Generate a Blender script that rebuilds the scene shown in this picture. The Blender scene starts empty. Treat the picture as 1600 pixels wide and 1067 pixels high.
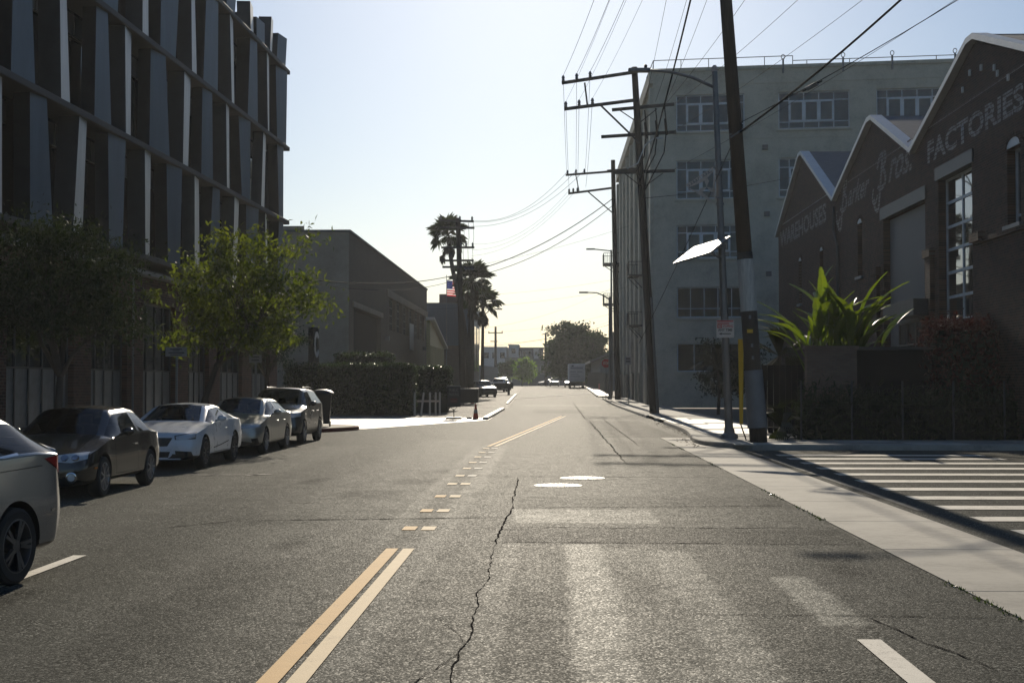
import bpy, bmesh, math, random
import numpy as np
from mathutils import Vector, Matrix
from mathutils.bvhtree import BVHTree
R = math.radians
rnd = random.Random(7)
scn = bpy.context.scene
COL = scn.collection

# ------------------------------------------------------------------ camera, sky, sun, exposure
SUN_EL, SUN_AZ = R(22.6), R(-0.5)           # azimuth measured from +Y towards +X
cam = bpy.data.cameras.new('camera'); camo = bpy.data.objects.new('camera', cam); COL.objects.link(camo)
cam.sensor_width = 36.0; cam.lens = 48.4; cam.clip_start = 0.1; cam.clip_end = 6000
camo.location = (0, 0, 1.85)
camo.rotation_euler = (R(90 + 1.69), 0, R(1.545))
scn.camera = camo
w = bpy.data.worlds.new('World'); scn.world = w; w.use_nodes = True
nt = w.node_tree; bgn = nt.nodes['Background']
sky = nt.nodes.new('ShaderNodeTexSky'); sky.sky_type = 'NISHITA'; sky.sun_disc = False
sky.sun_elevation = SUN_EL; sky.sun_rotation = SUN_AZ
sky.altitude = 0; sky.air_density = 1.1; sky.dust_density = 0.6; sky.ozone_density = 4.8
nt.links.new(sky.outputs[0], bgn.inputs[0]); bgn.inputs[1].default_value = 0.058
sl = bpy.data.lights.new('sun', 'SUN'); sl.energy = 4.5; sl.angle = R(0.53); sl.color = (1.0, 0.89, 0.72)
so = bpy.data.objects.new('sun', sl); COL.objects.link(so)
sdir = Vector((math.sin(SUN_AZ)*math.cos(SUN_EL), math.cos(SUN_AZ)*math.cos(SUN_EL), math.sin(SUN_EL)))
so.rotation_euler = (-sdir).to_track_quat('-Z', 'Y').to_euler(); so.location = (0, 40, 60)
scn.view_settings.view_transform = 'Standard'; scn.view_settings.look = 'None'
scn.view_settings.exposure = 0.30; scn.view_settings.gamma = 1.0
scn.cycles.max_bounces = 6; scn.cycles.diffuse_bounces = 3; scn.cycles.glossy_bounces = 3
scn.cycles.transparent_max_bounces = 6; scn.cycles.volume_bounces = 0
scn.cycles.sample_clamp_indirect = 4.0

# ------------------------------------------------------------------ mesh helpers
class MB:
    """Collects geometry for ONE mesh object."""
    def __init__(s): s.v = []; s.f = []; s.mi = []
    def add(s, vs, fs, mi=0):
        o = len(s.v); s.v.extend([tuple(p) for p in vs]); s.f.extend([tuple(i+o for i in f) for f in fs]); s.mi.extend([mi]*len(fs)); return s
    def box(s, c, d, rz=0, rx=0, ry=0, mi=0, taper=1.0):
        hx, hy, hz = d[0]/2, d[1]/2, d[2]/2
        M = Matrix.Translation(c) @ Matrix.Rotation(rz, 4, 'Z') @ Matrix.Rotation(ry, 4, 'Y') @ Matrix.Rotation(rx, 4, 'X')
        vs = []
        for z in (-1, 1):
            t = taper if z > 0 else 1.0
            for x, y in ((-1,-1), (1,-1), (1,1), (-1,1)): vs.append(M @ Vector((x*hx*t, y*hy*t, z*hz)))
        return s.add(vs, [(3,2,1,0), (4,5,6,7), (0,1,5,4), (1,2,6,5), (2,3,7,6), (3,0,4,7)], mi)
    def bb(s, x0, x1, y0, y1, z0, z1, mi=0):
        return s.box(((x0+x1)/2, (y0+y1)/2, (z0+z1)/2), (x1-x0, y1-y0, z1-z0), mi=mi)
    def tube(s, pts, r, n=8, caps=True, mi=0):
        pts = [Vector(p) for p in pts]; m = len(pts)
        rs = r if isinstance(r, (list, tuple)) else [r]*m
        vs = []; a = None
        for i, p in enumerate(pts):
            d = (pts[min(i+1, m-1)] - pts[max(i-1, 0)]).normalized()
            if a is None:
                a = d.cross(Vector((0,0,1)));
                if a.length < 1e-3: a = d.cross(Vector((1,0,0)))
            a = (a - d*a.dot(d)).normalized(); b = d.cross(a)
            for k in range(n):
                t = 2*math.pi*k/n; vs.append(p + (a*math.cos(t) + b*math.sin(t))*rs[i])
        fs = []
        for i in range(m-1):
            for k in range(n):
                k2 = (k+1) % n; fs.append((i*n+k, i*n+k2, (i+1)*n+k2, (i+1)*n+k))
        if caps: fs.append(tuple(range(n))[::-1]); fs.append(tuple((m-1)*n+k for k in range(n)))
        return s.add(vs, fs, mi)
    def bar(s, p0, p1, a, b=None, mi=0):
        """square bar from p0 to p1, a wide, b high"""
        p0 = Vector(p0); p1 = Vector(p1); b = b or a
        d = (p1-p0).normalized(); u = d.cross(Vector((0,0,1)))
        if u.length < 1e-3: u = Vector((1,0,0))
        u.normalize(); v = d.cross(u)
        vs = []
        for p in (p0, p1):
            for x, y in ((-1,-1), (1,-1), (1,1), (-1,1)): vs.append(p + u*x*a/2 + v*y*b/2)
        return s.add(vs, [(3,2,1,0), (4,5,6,7), (0,1,5,4), (1,2,6,5), (2,3,7,6), (3,0,4,7)], mi)
    def prism(s, poly, off, mi=0):
        n = len(poly); o = Vector(off); P = [Vector(p) for p in poly]
        return s.add(P + [p+o for p in P], [tuple(range(n))[::-1], tuple(range(n, 2*n))] + [(i, (i+1) % n, n+(i+1) % n, n+i) for i in range(n)], mi)
    def lathe(s, prof, n=16, M=None, mi=0, caps=True):
        M = M or Matrix(); vs = []; m = len(prof)
        for r, z in prof:
            for k in range(n):
                t = 2*math.pi*k/n; vs.append(M @ Vector((r*math.cos(t), r*math.sin(t), z)))
        fs = []
        for i in range(m-1):
            for k in range(n):
                k2 = (k+1) % n; fs.append((i*n+k, i*n+k2, (i+1)*n+k2, (i+1)*n+k))
        if caps: fs.append(tuple(range(n))[::-1]); fs.append(tuple((m-1)*n+k for k in range(n)))
        return s.add(vs, fs, mi)
    def mesh(s, name, mats, smooth=False, recalc=True):
        me = bpy.data.meshes.new(name); me.from_pydata(s.v, [], s.f)
        for m in (mats if isinstance(mats, (list, tuple)) else [mats]): me.materials.append(m)
        if any(s.mi): me.polygons.foreach_set('material_index', s.mi)
        if recalc:
            bm = bmesh.new(); bm.from_mesh(me); bmesh.ops.recalc_face_normals(bm, faces=bm.faces); bm.to_mesh(me); bm.free()
        if smooth:
            me.polygons.foreach_set('use_smooth', [True]*len(me.polygons))
            if smooth == 'auto':
                try: me.set_sharp_from_angle(angle=R(38))
                except Exception: pass
        me.update(); return me
    def build(s, name, mats, parent=None, smooth=False, bevel=0, recalc=True):
        return put(name, s.mesh(name, mats, smooth, recalc), parent, bevel=bevel)

def put(name, me, parent=None, loc=None, rotz=0, bevel=0):
    o = bpy.data.objects.new(name, me); COL.objects.link(o)
    if parent: o.parent = parent
    if loc is not None: o.location = loc
    if rotz: o.rotation_euler = (0, 0, rotz)
    if bevel:
        b = o.modifiers.new('bevel', 'BEVEL'); b.width = bevel; b.segments = 2; b.limit_method = 'ANGLE'; b.angle_limit = R(40)
    return o
def tag(o, label=None, cat=None, group=None, kind=None):
    if label: o['label'] = label
    if cat: o['category'] = cat
    if group: o['group'] = group
    if kind: o['kind'] = kind
    return o
def thing(name, label, cat, loc=(0,0,0), rotz=0, group=None):
    o = bpy.data.objects.new(name, None); COL.objects.link(o); o.location = loc; o.rotation_euler = (0, 0, rotz)
    o.empty_display_size = .2
    return tag(o, label, cat, group)
def copy_tree(o, parent=None):
    c = o.copy(); COL.objects.link(c); c.parent = parent
    for ch in list(o.children): copy_tree(ch, c)
    return c
def sstep(a, b, x):
    t = min(1, max(0, (x-a)/(b-a))); return t*t*(3-2*t)
def zg(y): return sstep(95, 210, y)*1.0          # the street climbs about a metre towards its far end

# ------------------------------------------------------------------ materials
def lin(c): return tuple((x/12.92 if x <= .04045 else ((x+.055)/1.055)**2.4) for x in c)
def newmat(name):
    m = bpy.data.materials.new(name); m.use_nodes = True; nt = m.node_tree
    return m, nt, nt.nodes['Principled BSDF'], nt.nodes.new, nt.links.new
def noise(nt, coord, scale, detail=4, rough=.6):
    n = nt.nodes.new('ShaderNodeTexNoise'); n.inputs['Scale'].default_value = scale; n.inputs['Detail'].default_value = detail
    n.inputs['Roughness'].default_value = rough; nt.links.new(coord, n.inputs['Vector']); return n.outputs['Fac']
def ramp(nt, fac, stops):
    r = nt.nodes.new('ShaderNodeValToRGB'); e = r.color_ramp.elements
    while len(e) > 1: e.remove(e[-1])
    e[0].position = stops[0][0]; c = stops[0][1]; e[0].color = c if len(c) == 4 else (*c, 1)
    for p, c in stops[1:]:
        x = e.new(p); x.color = c if len(c) == 4 else (*c, 1)
    nt.links.new(fac, r.inputs[0]); return r.outputs[0]
def mathn(nt, op, a, b=None, clamp=False):
    n = nt.nodes.new('ShaderNodeMath'); n.operation = op; n.use_clamp = clamp
    for i, x in enumerate((a, b)):
        if x is None: continue
        if isinstance(x, (int, float)): n.inputs[i].default_value = x
        else: nt.links.new(x, n.inputs[i])
    return n.outputs[0]
def mixc(nt, fac, a, b, mode='MIX'):
    n = nt.nodes.new('ShaderNodeMix'); n.data_type = 'RGBA'; n.blend_type = mode
    for i, x in ((0, fac), (6, a), (7, b)):
        if isinstance(x, (int, float)): n.inputs[i].default_value = x
        elif isinstance(x, tuple): n.inputs[i].default_value = (*x[:3], 1)
        else: nt.links.new(x, n.inputs[i])
    return n.outputs[2]
def bumpn(nt, h, strength, dist, normal_in):
    b = nt.nodes.new('ShaderNodeBump'); b.inputs['Strength'].default_value = strength; b.inputs['Distance'].default_value = dist
    nt.links.new(h, b.inputs['Height']); nt.links.new(b.outputs[0], normal_in)
def mat(name, col, rough=.6, metal=0.0, var=.18, scale=2.5, bump=.15, bscale=40, spec=.4, stretch=(1,1,1), coat=0, rvar=.1):
    m, nt, p, N, L = newmat(name)
    tc = N('ShaderNodeTexCoord'); mp = N('ShaderNodeMapping'); mp.inputs['Scale'].default_value = stretch
    L(tc.outputs['Object'], mp.inputs[0]); v = mp.outputs[0]
    n1 = noise(nt, v, scale, 6, .65)
    a = tuple(c*(1-var) for c in col); b = tuple(min(1, c*(1+var)) for c in col)
    L(ramp(nt, n1, [(.3, a), (.7, b)]), p.inputs['Base Color'])
    rr = mathn(nt, 'ADD', mathn(nt, 'MULTIPLY', n1, rvar*2), rough-rvar, True); L(rr, p.inputs['Roughness'])
    p.inputs['Metallic'].default_value = metal; p.inputs['Specular IOR Level'].default_value = spec
    if coat: p.inputs['Coat Weight'].default_value = coat; p.inputs['Coat Roughness'].default_value = .04
    if bump: bumpn(nt, noise(nt, v, bscale, 3), bump, .02, p.inputs['Normal'])
    return m
def brickmat(name, axis, c1, c2, mortar, bw=.215, bh=.075, paint=None, seed=0):
    m, nt, p, N, L = newmat(name)
    tc = N('ShaderNodeTexCoord'); sp = N('ShaderNodeSeparateXYZ'); L(tc.outputs['Object'], sp.inputs[0])
    cb = N('ShaderNodeCombineXYZ'); L(sp.outputs[axis], cb.inputs[0]); L(sp.outputs['Z'], cb.inputs[1])
    bt = N('ShaderNodeTexBrick'); L(cb.outputs[0], bt.inputs['Vector']); bt.inputs['Scale'].default_value = 1
    bt.inputs['Brick Width'].default_value = bw; bt.inputs['Row Height'].default_value = bh; bt.inputs['Mortar Size'].default_value = .007
    bt.inputs['Color1'].default_value = (*c1, 1); bt.inputs['Color2'].default_value = (*c2, 1); bt.inputs['Mortar'].default_value = (*mortar, 1)
    n1 = noise(nt, tc.outputs['Object'], .6, 6, .7)
    col = mixc(nt, mathn(nt, 'MULTIPLY', n1, .7), bt.outputs['Color'], tuple(x*.55 for x in c1))
    L(col, p.inputs['Base Color']); p.inputs['Roughness'].default_value = .85; p.inputs['Specular IOR Level'].default_value = .25
    bumpn(nt, mathn(nt, 'ADD', mathn(nt, 'MULTIPLY', bt.outputs['Fac'], -1.0), mathn(nt, 'MULTIPLY', noise(nt, tc.outputs['Object'], 30), .4)), .6, .012, p.inputs['Normal'])
    return m
def leafmat(name, c_a, c_b, trans=.45, gloss=.35, rough=.35, tboost=(1.6,1.8,.6), scale=.9):
    m, nt, p, N, L = newmat(name); nt.nodes.remove(p); out = nt.nodes['Material Output']
    tc = N('ShaderNodeTexCoord'); n1 = noise(nt, tc.outputs['Object'], scale, 3)
    n2 = noise(nt, tc.outputs['Object'], 14, 1)
    c = ramp(nt, mathn(nt, 'ADD', mathn(nt, 'MULTIPLY', n1, .55), mathn(nt, 'MULTIPLY', n2, .45)), [(.32, c_a), (.68, c_b)])
    d = N('ShaderNodeBsdfDiffuse'); L(c, d.inputs[0])
    t = N('ShaderNodeBsdfTranslucent'); L(mixc(nt, 1.0, c, tboost, 'MULTIPLY'), t.inputs[0])
    g = N('ShaderNodeBsdfGlossy'); g.inputs['Roughness'].default_value = rough
    mx = N('ShaderNodeMixShader'); mx.inputs[0].default_value = trans; L(d.outputs[0], mx.inputs[1]); L(t.outputs[0], mx.inputs[2])
    lw = N('ShaderNodeLayerWeight'); lw.inputs[0].default_value = .3
    f = mathn(nt, 'ADD', mathn(nt, 'MULTIPLY', lw.outputs['Fresnel'], gloss), .02)
    m2 = N('ShaderNodeMixShader'); L(f, m2.inputs[0]); L(mx.outputs[0], m2.inputs[1]); L(g.outputs[0], m2.inputs[2])
    L(m2.outputs[0], out.inputs['Surface']); return m
def asphaltmat(name, base, tint=(1,.985,.84), coarse=1.0, wear=True, rough=.58, sheen=.205, marks=()):
    m, nt, p, N, L = newmat(name); tc = N('ShaderNodeTexCoord'); v = tc.outputs['Object']
    big = noise(nt, v, .35, 6, .7); mid = noise(nt, v, 2.2, 5, .7); fine = noise(nt, v, 55, 2, .8)
    st = N('ShaderNodeMapping'); st.inputs['Scale'].default_value = (2.4, .07, 1); L(v, st.inputs[0])
    streak = noise(nt, st.outputs[0], 1.0, 5, .65)           # wear and drips run along the lane
    vo = N('ShaderNodeTexVoronoi'); vo.inputs['Scale'].default_value = 70/coarse; L(v, vo.inputs['Vector'])
    sepc = N('ShaderNodeSeparateColor'); L(vo.outputs['Color'], sepc.inputs[0])
    stone = ramp(nt, sepc.outputs[0], [(0, (.42,)*3), (.6, (.88,)*3), (.85, (1.6,)*3), (1, (4.0,)*3)])
    smoothed = noise(nt, v, .9, 5, .75)                      # stretches where the stones are worn flush
    stone = mixc(nt, ramp(nt, smoothed, [(.36, (.05,)*3), (.62, (.85,)*3)]), stone, (1,1,1))
    f = mathn(nt, 'ADD', mathn(nt, 'MULTIPLY', big, .9), mathn(nt, 'ADD', mathn(nt, 'MULTIPLY', mid, .5), mathn(nt, 'MULTIPLY', streak, .9 if wear else .2)))
    a = tuple(base*.55*t for t in tint); b = tuple(base*1.6*t for t in tint)
    c = ramp(nt, f, [(.75 if wear else .5, a), (1.5 if wear else 1.15, b)])
    c = mixc(nt, 1.0, c, stone, 'MULTIPLY'); gain = None
    if marks:                       # polished wheel tracks, old patches and repairs, each with frayed edges
        wob = noise(nt, v, 5, 4, .8); sp = N('ShaderNodeSeparateXYZ'); L(v, sp.inputs[0]); fr = noise(nt, v, 1.3, 5, .75)
        def soft(val, lo, s):
            n = N('ShaderNodeMapRange'); n.interpolation_type = 'SMOOTHSTEP'; L(val, n.inputs[0]); n.inputs[1].default_value = lo-s; n.inputs[2].default_value = lo+s; return n.outputs[0]
        for x0, x1, y0, y1, amt, sf, fray in marks:
            X = mathn(nt, 'ADD', sp.outputs[0], mathn(nt, 'MULTIPLY', mathn(nt, 'SUBTRACT', wob, .5), .22*fray)); Y = mathn(nt, 'ADD', sp.outputs[1], mathn(nt, 'MULTIPLY', mathn(nt, 'SUBTRACT', wob, .5), .5*fray))
            m_ = mathn(nt, 'MULTIPLY', mathn(nt, 'MULTIPLY', soft(X, x0, sf), mathn(nt, 'SUBTRACT', 1.0, soft(X, x1, sf))), mathn(nt, 'MULTIPLY', soft(Y, y0, sf*2), mathn(nt, 'SUBTRACT', 1.0, soft(Y, y1, sf*2))))
            m_ = mathn(nt, 'MULTIPLY', mathn(nt, 'MULTIPLY', m_, amt), ramp(nt, fr, [(.3, (.35,)*3), (.6, (1,)*3)]))
            gain = m_ if gain is None else mathn(nt, 'ADD', gain, m_)
        gain = mathn(nt, 'ADD', gain, 1.0); cb = N('ShaderNodeCombineColor')
        for i in range(3): L(gain, cb.inputs[i])
        c = mixc(nt, 1.0, c, cb.outputs[0], 'MULTIPLY')
    L(c, p.inputs['Base Color'])
    p.inputs['Roughness'].default_value = .95; p.inputs['Specular IOR Level'].default_value = 0.0
    # binder film between the stones: a broad sheen that only part of the surface carries
    g = N('ShaderNodeBsdfPrincipled'); L(c, g.inputs['Base Color']); g.inputs['Specular IOR Level'].default_value = .1
    L(mathn(nt, 'ADD', mathn(nt, 'MULTIPLY', fine, .2), rough-.1, True), g.inputs['Roughness'])
    bump = N('ShaderNodeBump'); bump.inputs['Strength'].default_value = .3; bump.inputs['Distance'].default_value = .008
    L(mathn(nt, 'ADD', fine, mathn(nt, 'MULTIPLY', vo.outputs['Distance'], -.9)), bump.inputs['Height'])
    L(bump.outputs[0], p.inputs['Normal']); L(bump.outputs[0], g.inputs['Normal'])
    mx = N('ShaderNodeMixShader'); L(mathn(nt, 'MULTIPLY', mathn(nt, 'ADD', mathn(nt, 'MULTIPLY', mid, .9), mathn(nt, 'MULTIPLY', mathn(nt, 'POWER', sepc.outputs[1], 4.0), 2.6)), sheen if gain is None else mathn(nt, 'MULTIPLY', mathn(nt, 'ADD', mathn(nt, 'MULTIPLY', gain, .6), .4), sheen), True), mx.inputs[0])
    L(p.outputs[0], mx.inputs[1]); L(g.outputs[0], mx.inputs[2]); L(mx.outputs[0], nt.nodes['Material Output'].inputs['Surface'])
    return m
def paintmat(name, col, worn=(.06,.058,.052), amount=.5):
    """road paint worn through to the asphalt in specks and scuffs"""
    m, nt, p, N, L = newmat(name); tc = N('ShaderNodeTexCoord'); v = tc.outputs['Object']
    n1 = noise(nt, v, 3.0, 6, .75); n2 = noise(nt, v, 60, 2, .8)
    f = ramp(nt, mathn(nt, 'ADD', mathn(nt, 'MULTIPLY', n1, .6), mathn(nt, 'MULTIPLY', n2, .4)), [(amount-.06, (0,0,0)), (amount+.06, (1,1,1))])
    c = mixc(nt, f, worn, col)
    L(mixc(nt, mathn(nt, 'MULTIPLY', noise(nt, v, 8, 5), .5), c, tuple(x*.6 for x in col)), p.inputs['Base Color'])
    p.inputs['Roughness'].default_value = .8; p.inputs['Specular IOR Level'].default_value = .2
    bumpn(nt, n2, .3, .006, p.inputs['Normal']); return m
def concretemat(name, col, var=.25, rough=.85, stain=.5, spec=.2):
    m, nt, p, N, L = newmat(name); tc = N('ShaderNodeTexCoord'); v = tc.outputs['Object']
    n1 = noise(nt, v, .7, 7, .72); n2 = noise(nt, v, 9, 4, .7); n3 = noise(nt, v, 90, 2)
    f = mathn(nt, 'ADD', mathn(nt, 'MULTIPLY', n1, .7), mathn(nt, 'MULTIPLY', n2, .3))
    c = ramp(nt, f, [(.3, tuple(x*(1-stain) for x in col)), (.52, col), (.75, tuple(min(1, x*(1+var)) for x in col))])
    L(c, p.inputs['Base Color']); L(mathn(nt, 'ADD', mathn(nt, 'MULTIPLY', n2, .2), rough-.1), p.inputs['Roughness'])
    p.inputs['Specular IOR Level'].default_value = spec
    bumpn(nt, mathn(nt, 'ADD', n3, n2), .25, .008, p.inputs['Normal']); return m
def glassmat(name, col=(.012,.016,.018), rough=.04, spec=.6, wob=.0):
    m, nt, p, N, L = newmat(name); p.inputs['Base Color'].default_value = (*col, 1); p.inputs['Roughness'].default_value = rough
    p.inputs['Specular IOR Level'].default_value = spec; p.inputs['IOR'].default_value = 1.5
    tc = N('ShaderNodeTexCoord')
    L(ramp(nt, noise(nt, tc.outputs['Object'], 3, 4), [(.3, tuple(c*.7 for c in col)), (.7, tuple(c*1.4 for c in col))]), p.inputs['Base Color'])
    if wob: bumpn(nt, noise(nt, tc.outputs['Object'], 1.2, 1), wob, .02, p.inputs['Normal'])
    return m
def carpaint(name, col, metal=.4, rough=.3, dust=.25):
    m, nt, p, N, L = newmat(name); tc = N('ShaderNodeTexCoord'); v = tc.outputs['Object']
    sp = N('ShaderNodeSeparateXYZ'); L(v, sp.inputs[0])
    n = noise(nt, v, 4, 5, .7)
    c = mixc(nt, mathn(nt, 'MULTIPLY', noise(nt, v, 1.1, 2, .5), dust), col, (.2,.18,.15))
    L(c, p.inputs['Base Color']); p.inputs['Metallic'].default_value = metal
    L(mathn(nt, 'ADD', mathn(nt, 'MULTIPLY', n, .06), rough-.03), p.inputs['Roughness'])
    p.inputs['Coat Weight'].default_value = .55; p.inputs['Coat Roughness'].default_value = .05
    return m
M = {}
MARKS = [(.18,.58,2,15.8,1.1,.07,1), (1.1,1.5,2,15.2,.8,.1,1), (.6,1.1,2,15.5,.35,.12,1), (-.55,-.35,2,15.8,.45,.05,1), (-.5,1.45,18.2,20.1,.75,.06,.4), (-.55,3.62,15.9,17.5,-.28,.03,.3), (-.5,3.62,20.3,22.4,-.2,.05,.5),
  (-.5,.1,9.0,12.2,-.28,.06,.8), (.0,.2,5,9,-.3,.05,.8), (1.6,3.6,5,8.6,-.15,.2,1), (-3.4,-2.5,8.5,14.2,-.28,.3,1), (-4.4,-3.2,17.6,19.3,-.2,.25,1), (-3.4,-2.5,21.8,23.6,-.35,.12,.7), (-2.9,-2.1,25,26.4,-.35,.12,.7), (-2.6,-2.0,28,29,-.3,.15,1),
  (-6.8,-5.4,2,40,.22,.4,1), (-3.9,-2.2,4,44,.18,.4,1), (-1.5,-1.2,5,40,.35,.06,1), (-2.1,-1.85,15,40,.3,.06,1), (1.75,4.3,46,66,-.3,.05,.4), (2.0,3.6,30,44,-.15,.3,1), (2.1,2.45,10.6,13.2,1.2,.05,1), (-1,2.2,82,92,-.25,.3,1), (.7,.95,11.5,13.4,-.4,.08,1.5), (-3.1,-2.8,15.2,16.0,-.45,.1,1.5), (-4.9,-4.5,11,12.2,-.4,.12,1.5), (2.7,3.1,13.2,14.6,-.35,.12,1.5), (-4.6,-4.2,25,26.5,-.4,.12,1.5), (-2,4,104,110,.25,.3,1)]
M['asphalt'] = asphaltmat('asphalt', .047, marks=MARKS)
M['asphalt_dark'] = asphaltmat('asphalt_dark', .036, coarse=1.35, wear=True, sheen=.2)
M['asphalt_light'] = asphaltmat('asphalt_light', .075, tint=(1,.95,.82), wear=True, sheen=.36)
M['asphalt_lot'] = asphaltmat('asphalt_lot', .13, tint=(1,.93,.8), wear=False)
M['crack'] = mat('crack_tar', (.028,.026,.024), .95, bump=.2, spec=.0, rvar=.02)
M['ground'] = mat('ground', (.13,.12,.1), .9, scale=.2, bump=.3)
M['conc'] = concretemat('concrete', (.31,.29,.25))
M['conc_b'] = concretemat('concrete_bright', (.44,.41,.355), stain=.3, rough=.62, spec=.35)
M['kerb'] = concretemat('kerb_concrete', (.27,.26,.235))
M['kerb_red'] = paintmat('kerb_red_paint', (.16,.035,.025), (.22,.2,.18), .4)
M['yellow'] = paintmat('yellow_paint', (.64,.41,.17), amount=.38)
M['yellow_pale'] = paintmat('pale_yellow_paint', (.72,.57,.36), amount=.38)
M['white_paint'] = paintmat('white_paint', (.62,.58,.5), amount=.42)
M['faded_paint'] = paintmat('faded_paint', (.26,.245,.21), amount=.56)
M['cast_iron'] = mat('cast_iron', (.13,.125,.115), .55, .7, var=.5, scale=9, bump=.8, bscale=70)
M['steel_dark'] = mat('steel_dark', (.03,.036,.042), .5, .3, bump=.05)
M['fin_blue'] = mat('fin_blue_metal', (.115,.14,.16), .5, .25, var=.22, scale=1.2, bump=.05, stretch=(1,1,.25))
M['fin_sunlit'] = mat('fin_sunlit_metal', (.34,.345,.34), .42, .3, var=.25, scale=2, bump=.05, stretch=(1,1,.3))  # paler copy of the fin metal: sun on the turned faces put into the colour
M['slab'] = mat('slab_edge', (.05,.05,.05), .7)
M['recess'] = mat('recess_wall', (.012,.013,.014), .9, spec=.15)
M['glass_dull'] = glassmat('dull_glass', (.012,.016,.018), .12, .12)
M['glass'] = glassmat('window_glass')
M['glass_blue'] = glassmat('window_glass_blue', (.025,.038,.046), .06, .4)
M['glass_wob'] = glassmat('window_glass_wavy', (.02,.022,.024), .02, spec=1.0, wob=.05); M['glass_wob'].node_tree.nodes['Principled BSDF'].inputs['IOR'].default_value = 2.3
M['glass_frost'] = glassmat('frosted_glass', (.10,.115,.125), .35)
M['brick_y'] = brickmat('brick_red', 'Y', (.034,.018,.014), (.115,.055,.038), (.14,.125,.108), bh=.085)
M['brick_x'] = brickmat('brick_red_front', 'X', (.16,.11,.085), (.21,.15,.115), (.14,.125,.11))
M['brick_beige_y'] = brickmat('brick_tan', 'Y', (.11,.088,.07), (.16,.125,.10), (.13,.115,.10))
M['plaster'] = concretemat('plaster_tan', (.33,.285,.225), rough=.9, stain=.3)
M['loft'] = concretemat('loft_concrete', (.43,.42,.35), rough=.9, stain=.4)
M['frame_light'] = mat('window_frame_light', (.48,.52,.55), .5, .1, bump=0)
M['frame_dark'] = mat('window_frame_dark', (.05,.055,.06), .5, .2, bump=0)
M['metal_white'] = mat('white_metal_coping', (.5,.51,.51), .5, .3, var=.1)
M['roof_grey'] = mat('roof_grey', (.12,.12,.125), .8, bump=.3)
M['wood'] = mat('pole_wood', (.055,.042,.032), .85, var=.35, scale=6, bump=.5, bscale=18, stretch=(6,6,.5))
M['wood_arm'] = mat('crossarm_wood', (.06,.055,.05), .8, var=.3, scale=5)
M['white_wood'] = mat('white_painted_wood', (.42,.41,.38), .7, var=.25, scale=5, stretch=(5,5,.6))
M['galv'] = mat('galvanised_steel', (.17,.175,.18), .5, .5, var=.2)
M['sheath'] = mat('grey_sheath', (.16,.16,.165), .55, .1, var=.15)
M['rust'] = mat('rusty_steel', (.45,.40,.36), .75, .2, var=.3, scale=9)
M['black'] = mat('black_plastic', (.012,.012,.013), .45, bump=.05)
M['rubber'] = mat('rubber', (.018,.018,.018), .8, bump=.2)
M['wire'] = mat('wire_black', (.012,.012,.013), .95, bump=0, spec=.05, rvar=.02)
M['plastic_yellow'] = mat('yellow_plastic', (.6,.36,.015), .45, var=.1, bump=0)
M['plastic_orange'] = mat('orange_plastic', (.42,.05,.015), .5, bump=0)
M['white'] = mat('white_plain', (.6,.6,.57), .6, var=.1)
M['sign_white'] = mat('sign_white', (.5,.48,.46), .5, var=.08, bump=0)
M['sign_grey'] = mat('sign_grey', (.26,.255,.25), .5, var=.08, bump=0)
M['red'] = mat('sign_red', (.4,.03,.03), .5, bump=0)
M['ink'] = mat('ink_black', (.015,.015,.015), .6, bump=0)
M['panel_solar'] = glassmat('solar_panel_glass', (.2,.2,.19), .5, .35)
M['leaf_a'] = leafmat('leaf_bright', (.035,.055,.012), (.10,.115,.02), .45, .12, .55, (1.75,1.8,.5))
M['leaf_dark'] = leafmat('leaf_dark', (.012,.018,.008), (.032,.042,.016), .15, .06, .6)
M['leaf_hedge'] = leafmat('leaf_hedge', (.014,.026,.008), (.05,.07,.018), .25, .45)
M['leaf_palm'] = leafmat('leaf_palm', (.03,.045,.015), (.06,.08,.025), .2, .4)
M['leaf_dead'] = leafmat('palm_dead', (.06,.05,.035), (.10,.08,.05), .1, .1)
M['leaf_banana'] = leafmat('leaf_banana', (.042,.08,.012), (.09,.125,.018), .45, .12, .4, (1.9,1.8,.35))
M['leaf_red'] = leafmat('leaf_red', (.03,.009,.008), (.075,.02,.015), .15, .1, .55, (1.3,1.0,.9))
M['leaf_ficus'] = leafmat('leaf_ficus', (.009,.02,.005), (.045,.075,.012), .2, .06, .6, (1.4,1.8,.5))
M['leaf_lime'] = leafmat('leaf_lime', (.10,.17,.015), (.17,.24,.03), .5, .2)
M['hedge_core'] = mat('hedge_core', (.008,.012,.006), .9)
M['bark'] = mat('bark', (.06,.05,.042), .9, bump=.6, bscale=25, stretch=(4,4,1))
M['palm_bark'] = mat('palm_bark', (.09,.078,.065), .9, bump=.6, bscale=20, stretch=(1,1,4))

# ------------------------------------------------------------------ ground, road, pavements
def strip(rows, z, extra=None):
    """sheet from rows (y, x_left, x_right), following the climb of the street"""
    mb = MB(); ys = []
    for (y0, a0, b0), (y1, a1, b1) in zip(rows, rows[1:]):
        n = max(1, int((y1-y0)/(8 if y1 > 90 else 60)))
        for i in range(n):
            t = i/n; ys.append((y0+(y1-y0)*t, a0+(a1-a0)*t, b0+(b1-b0)*t))
    ys.append(rows[-1]); vs = []
    for y, a, b in ys: vs += [(a, y, zg(y)+z), (b, y, zg(y)+z)]
    return mb.add(vs, [(2*i, 2*i+1, 2*i+3, 2*i+2) for i in range(len(ys)-1)])
def struct(name, mb, m, parent=None, **k):
    o = mb.build(name, m, parent, **k)
    if not parent: o['kind'] = 'structure'
    return o
struct('ground', strip([(-150,-1200,1200), (95,-1200,1200), (210,-1200,1200), (2000,-1200,1200)], -.06), M['ground'])
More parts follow.
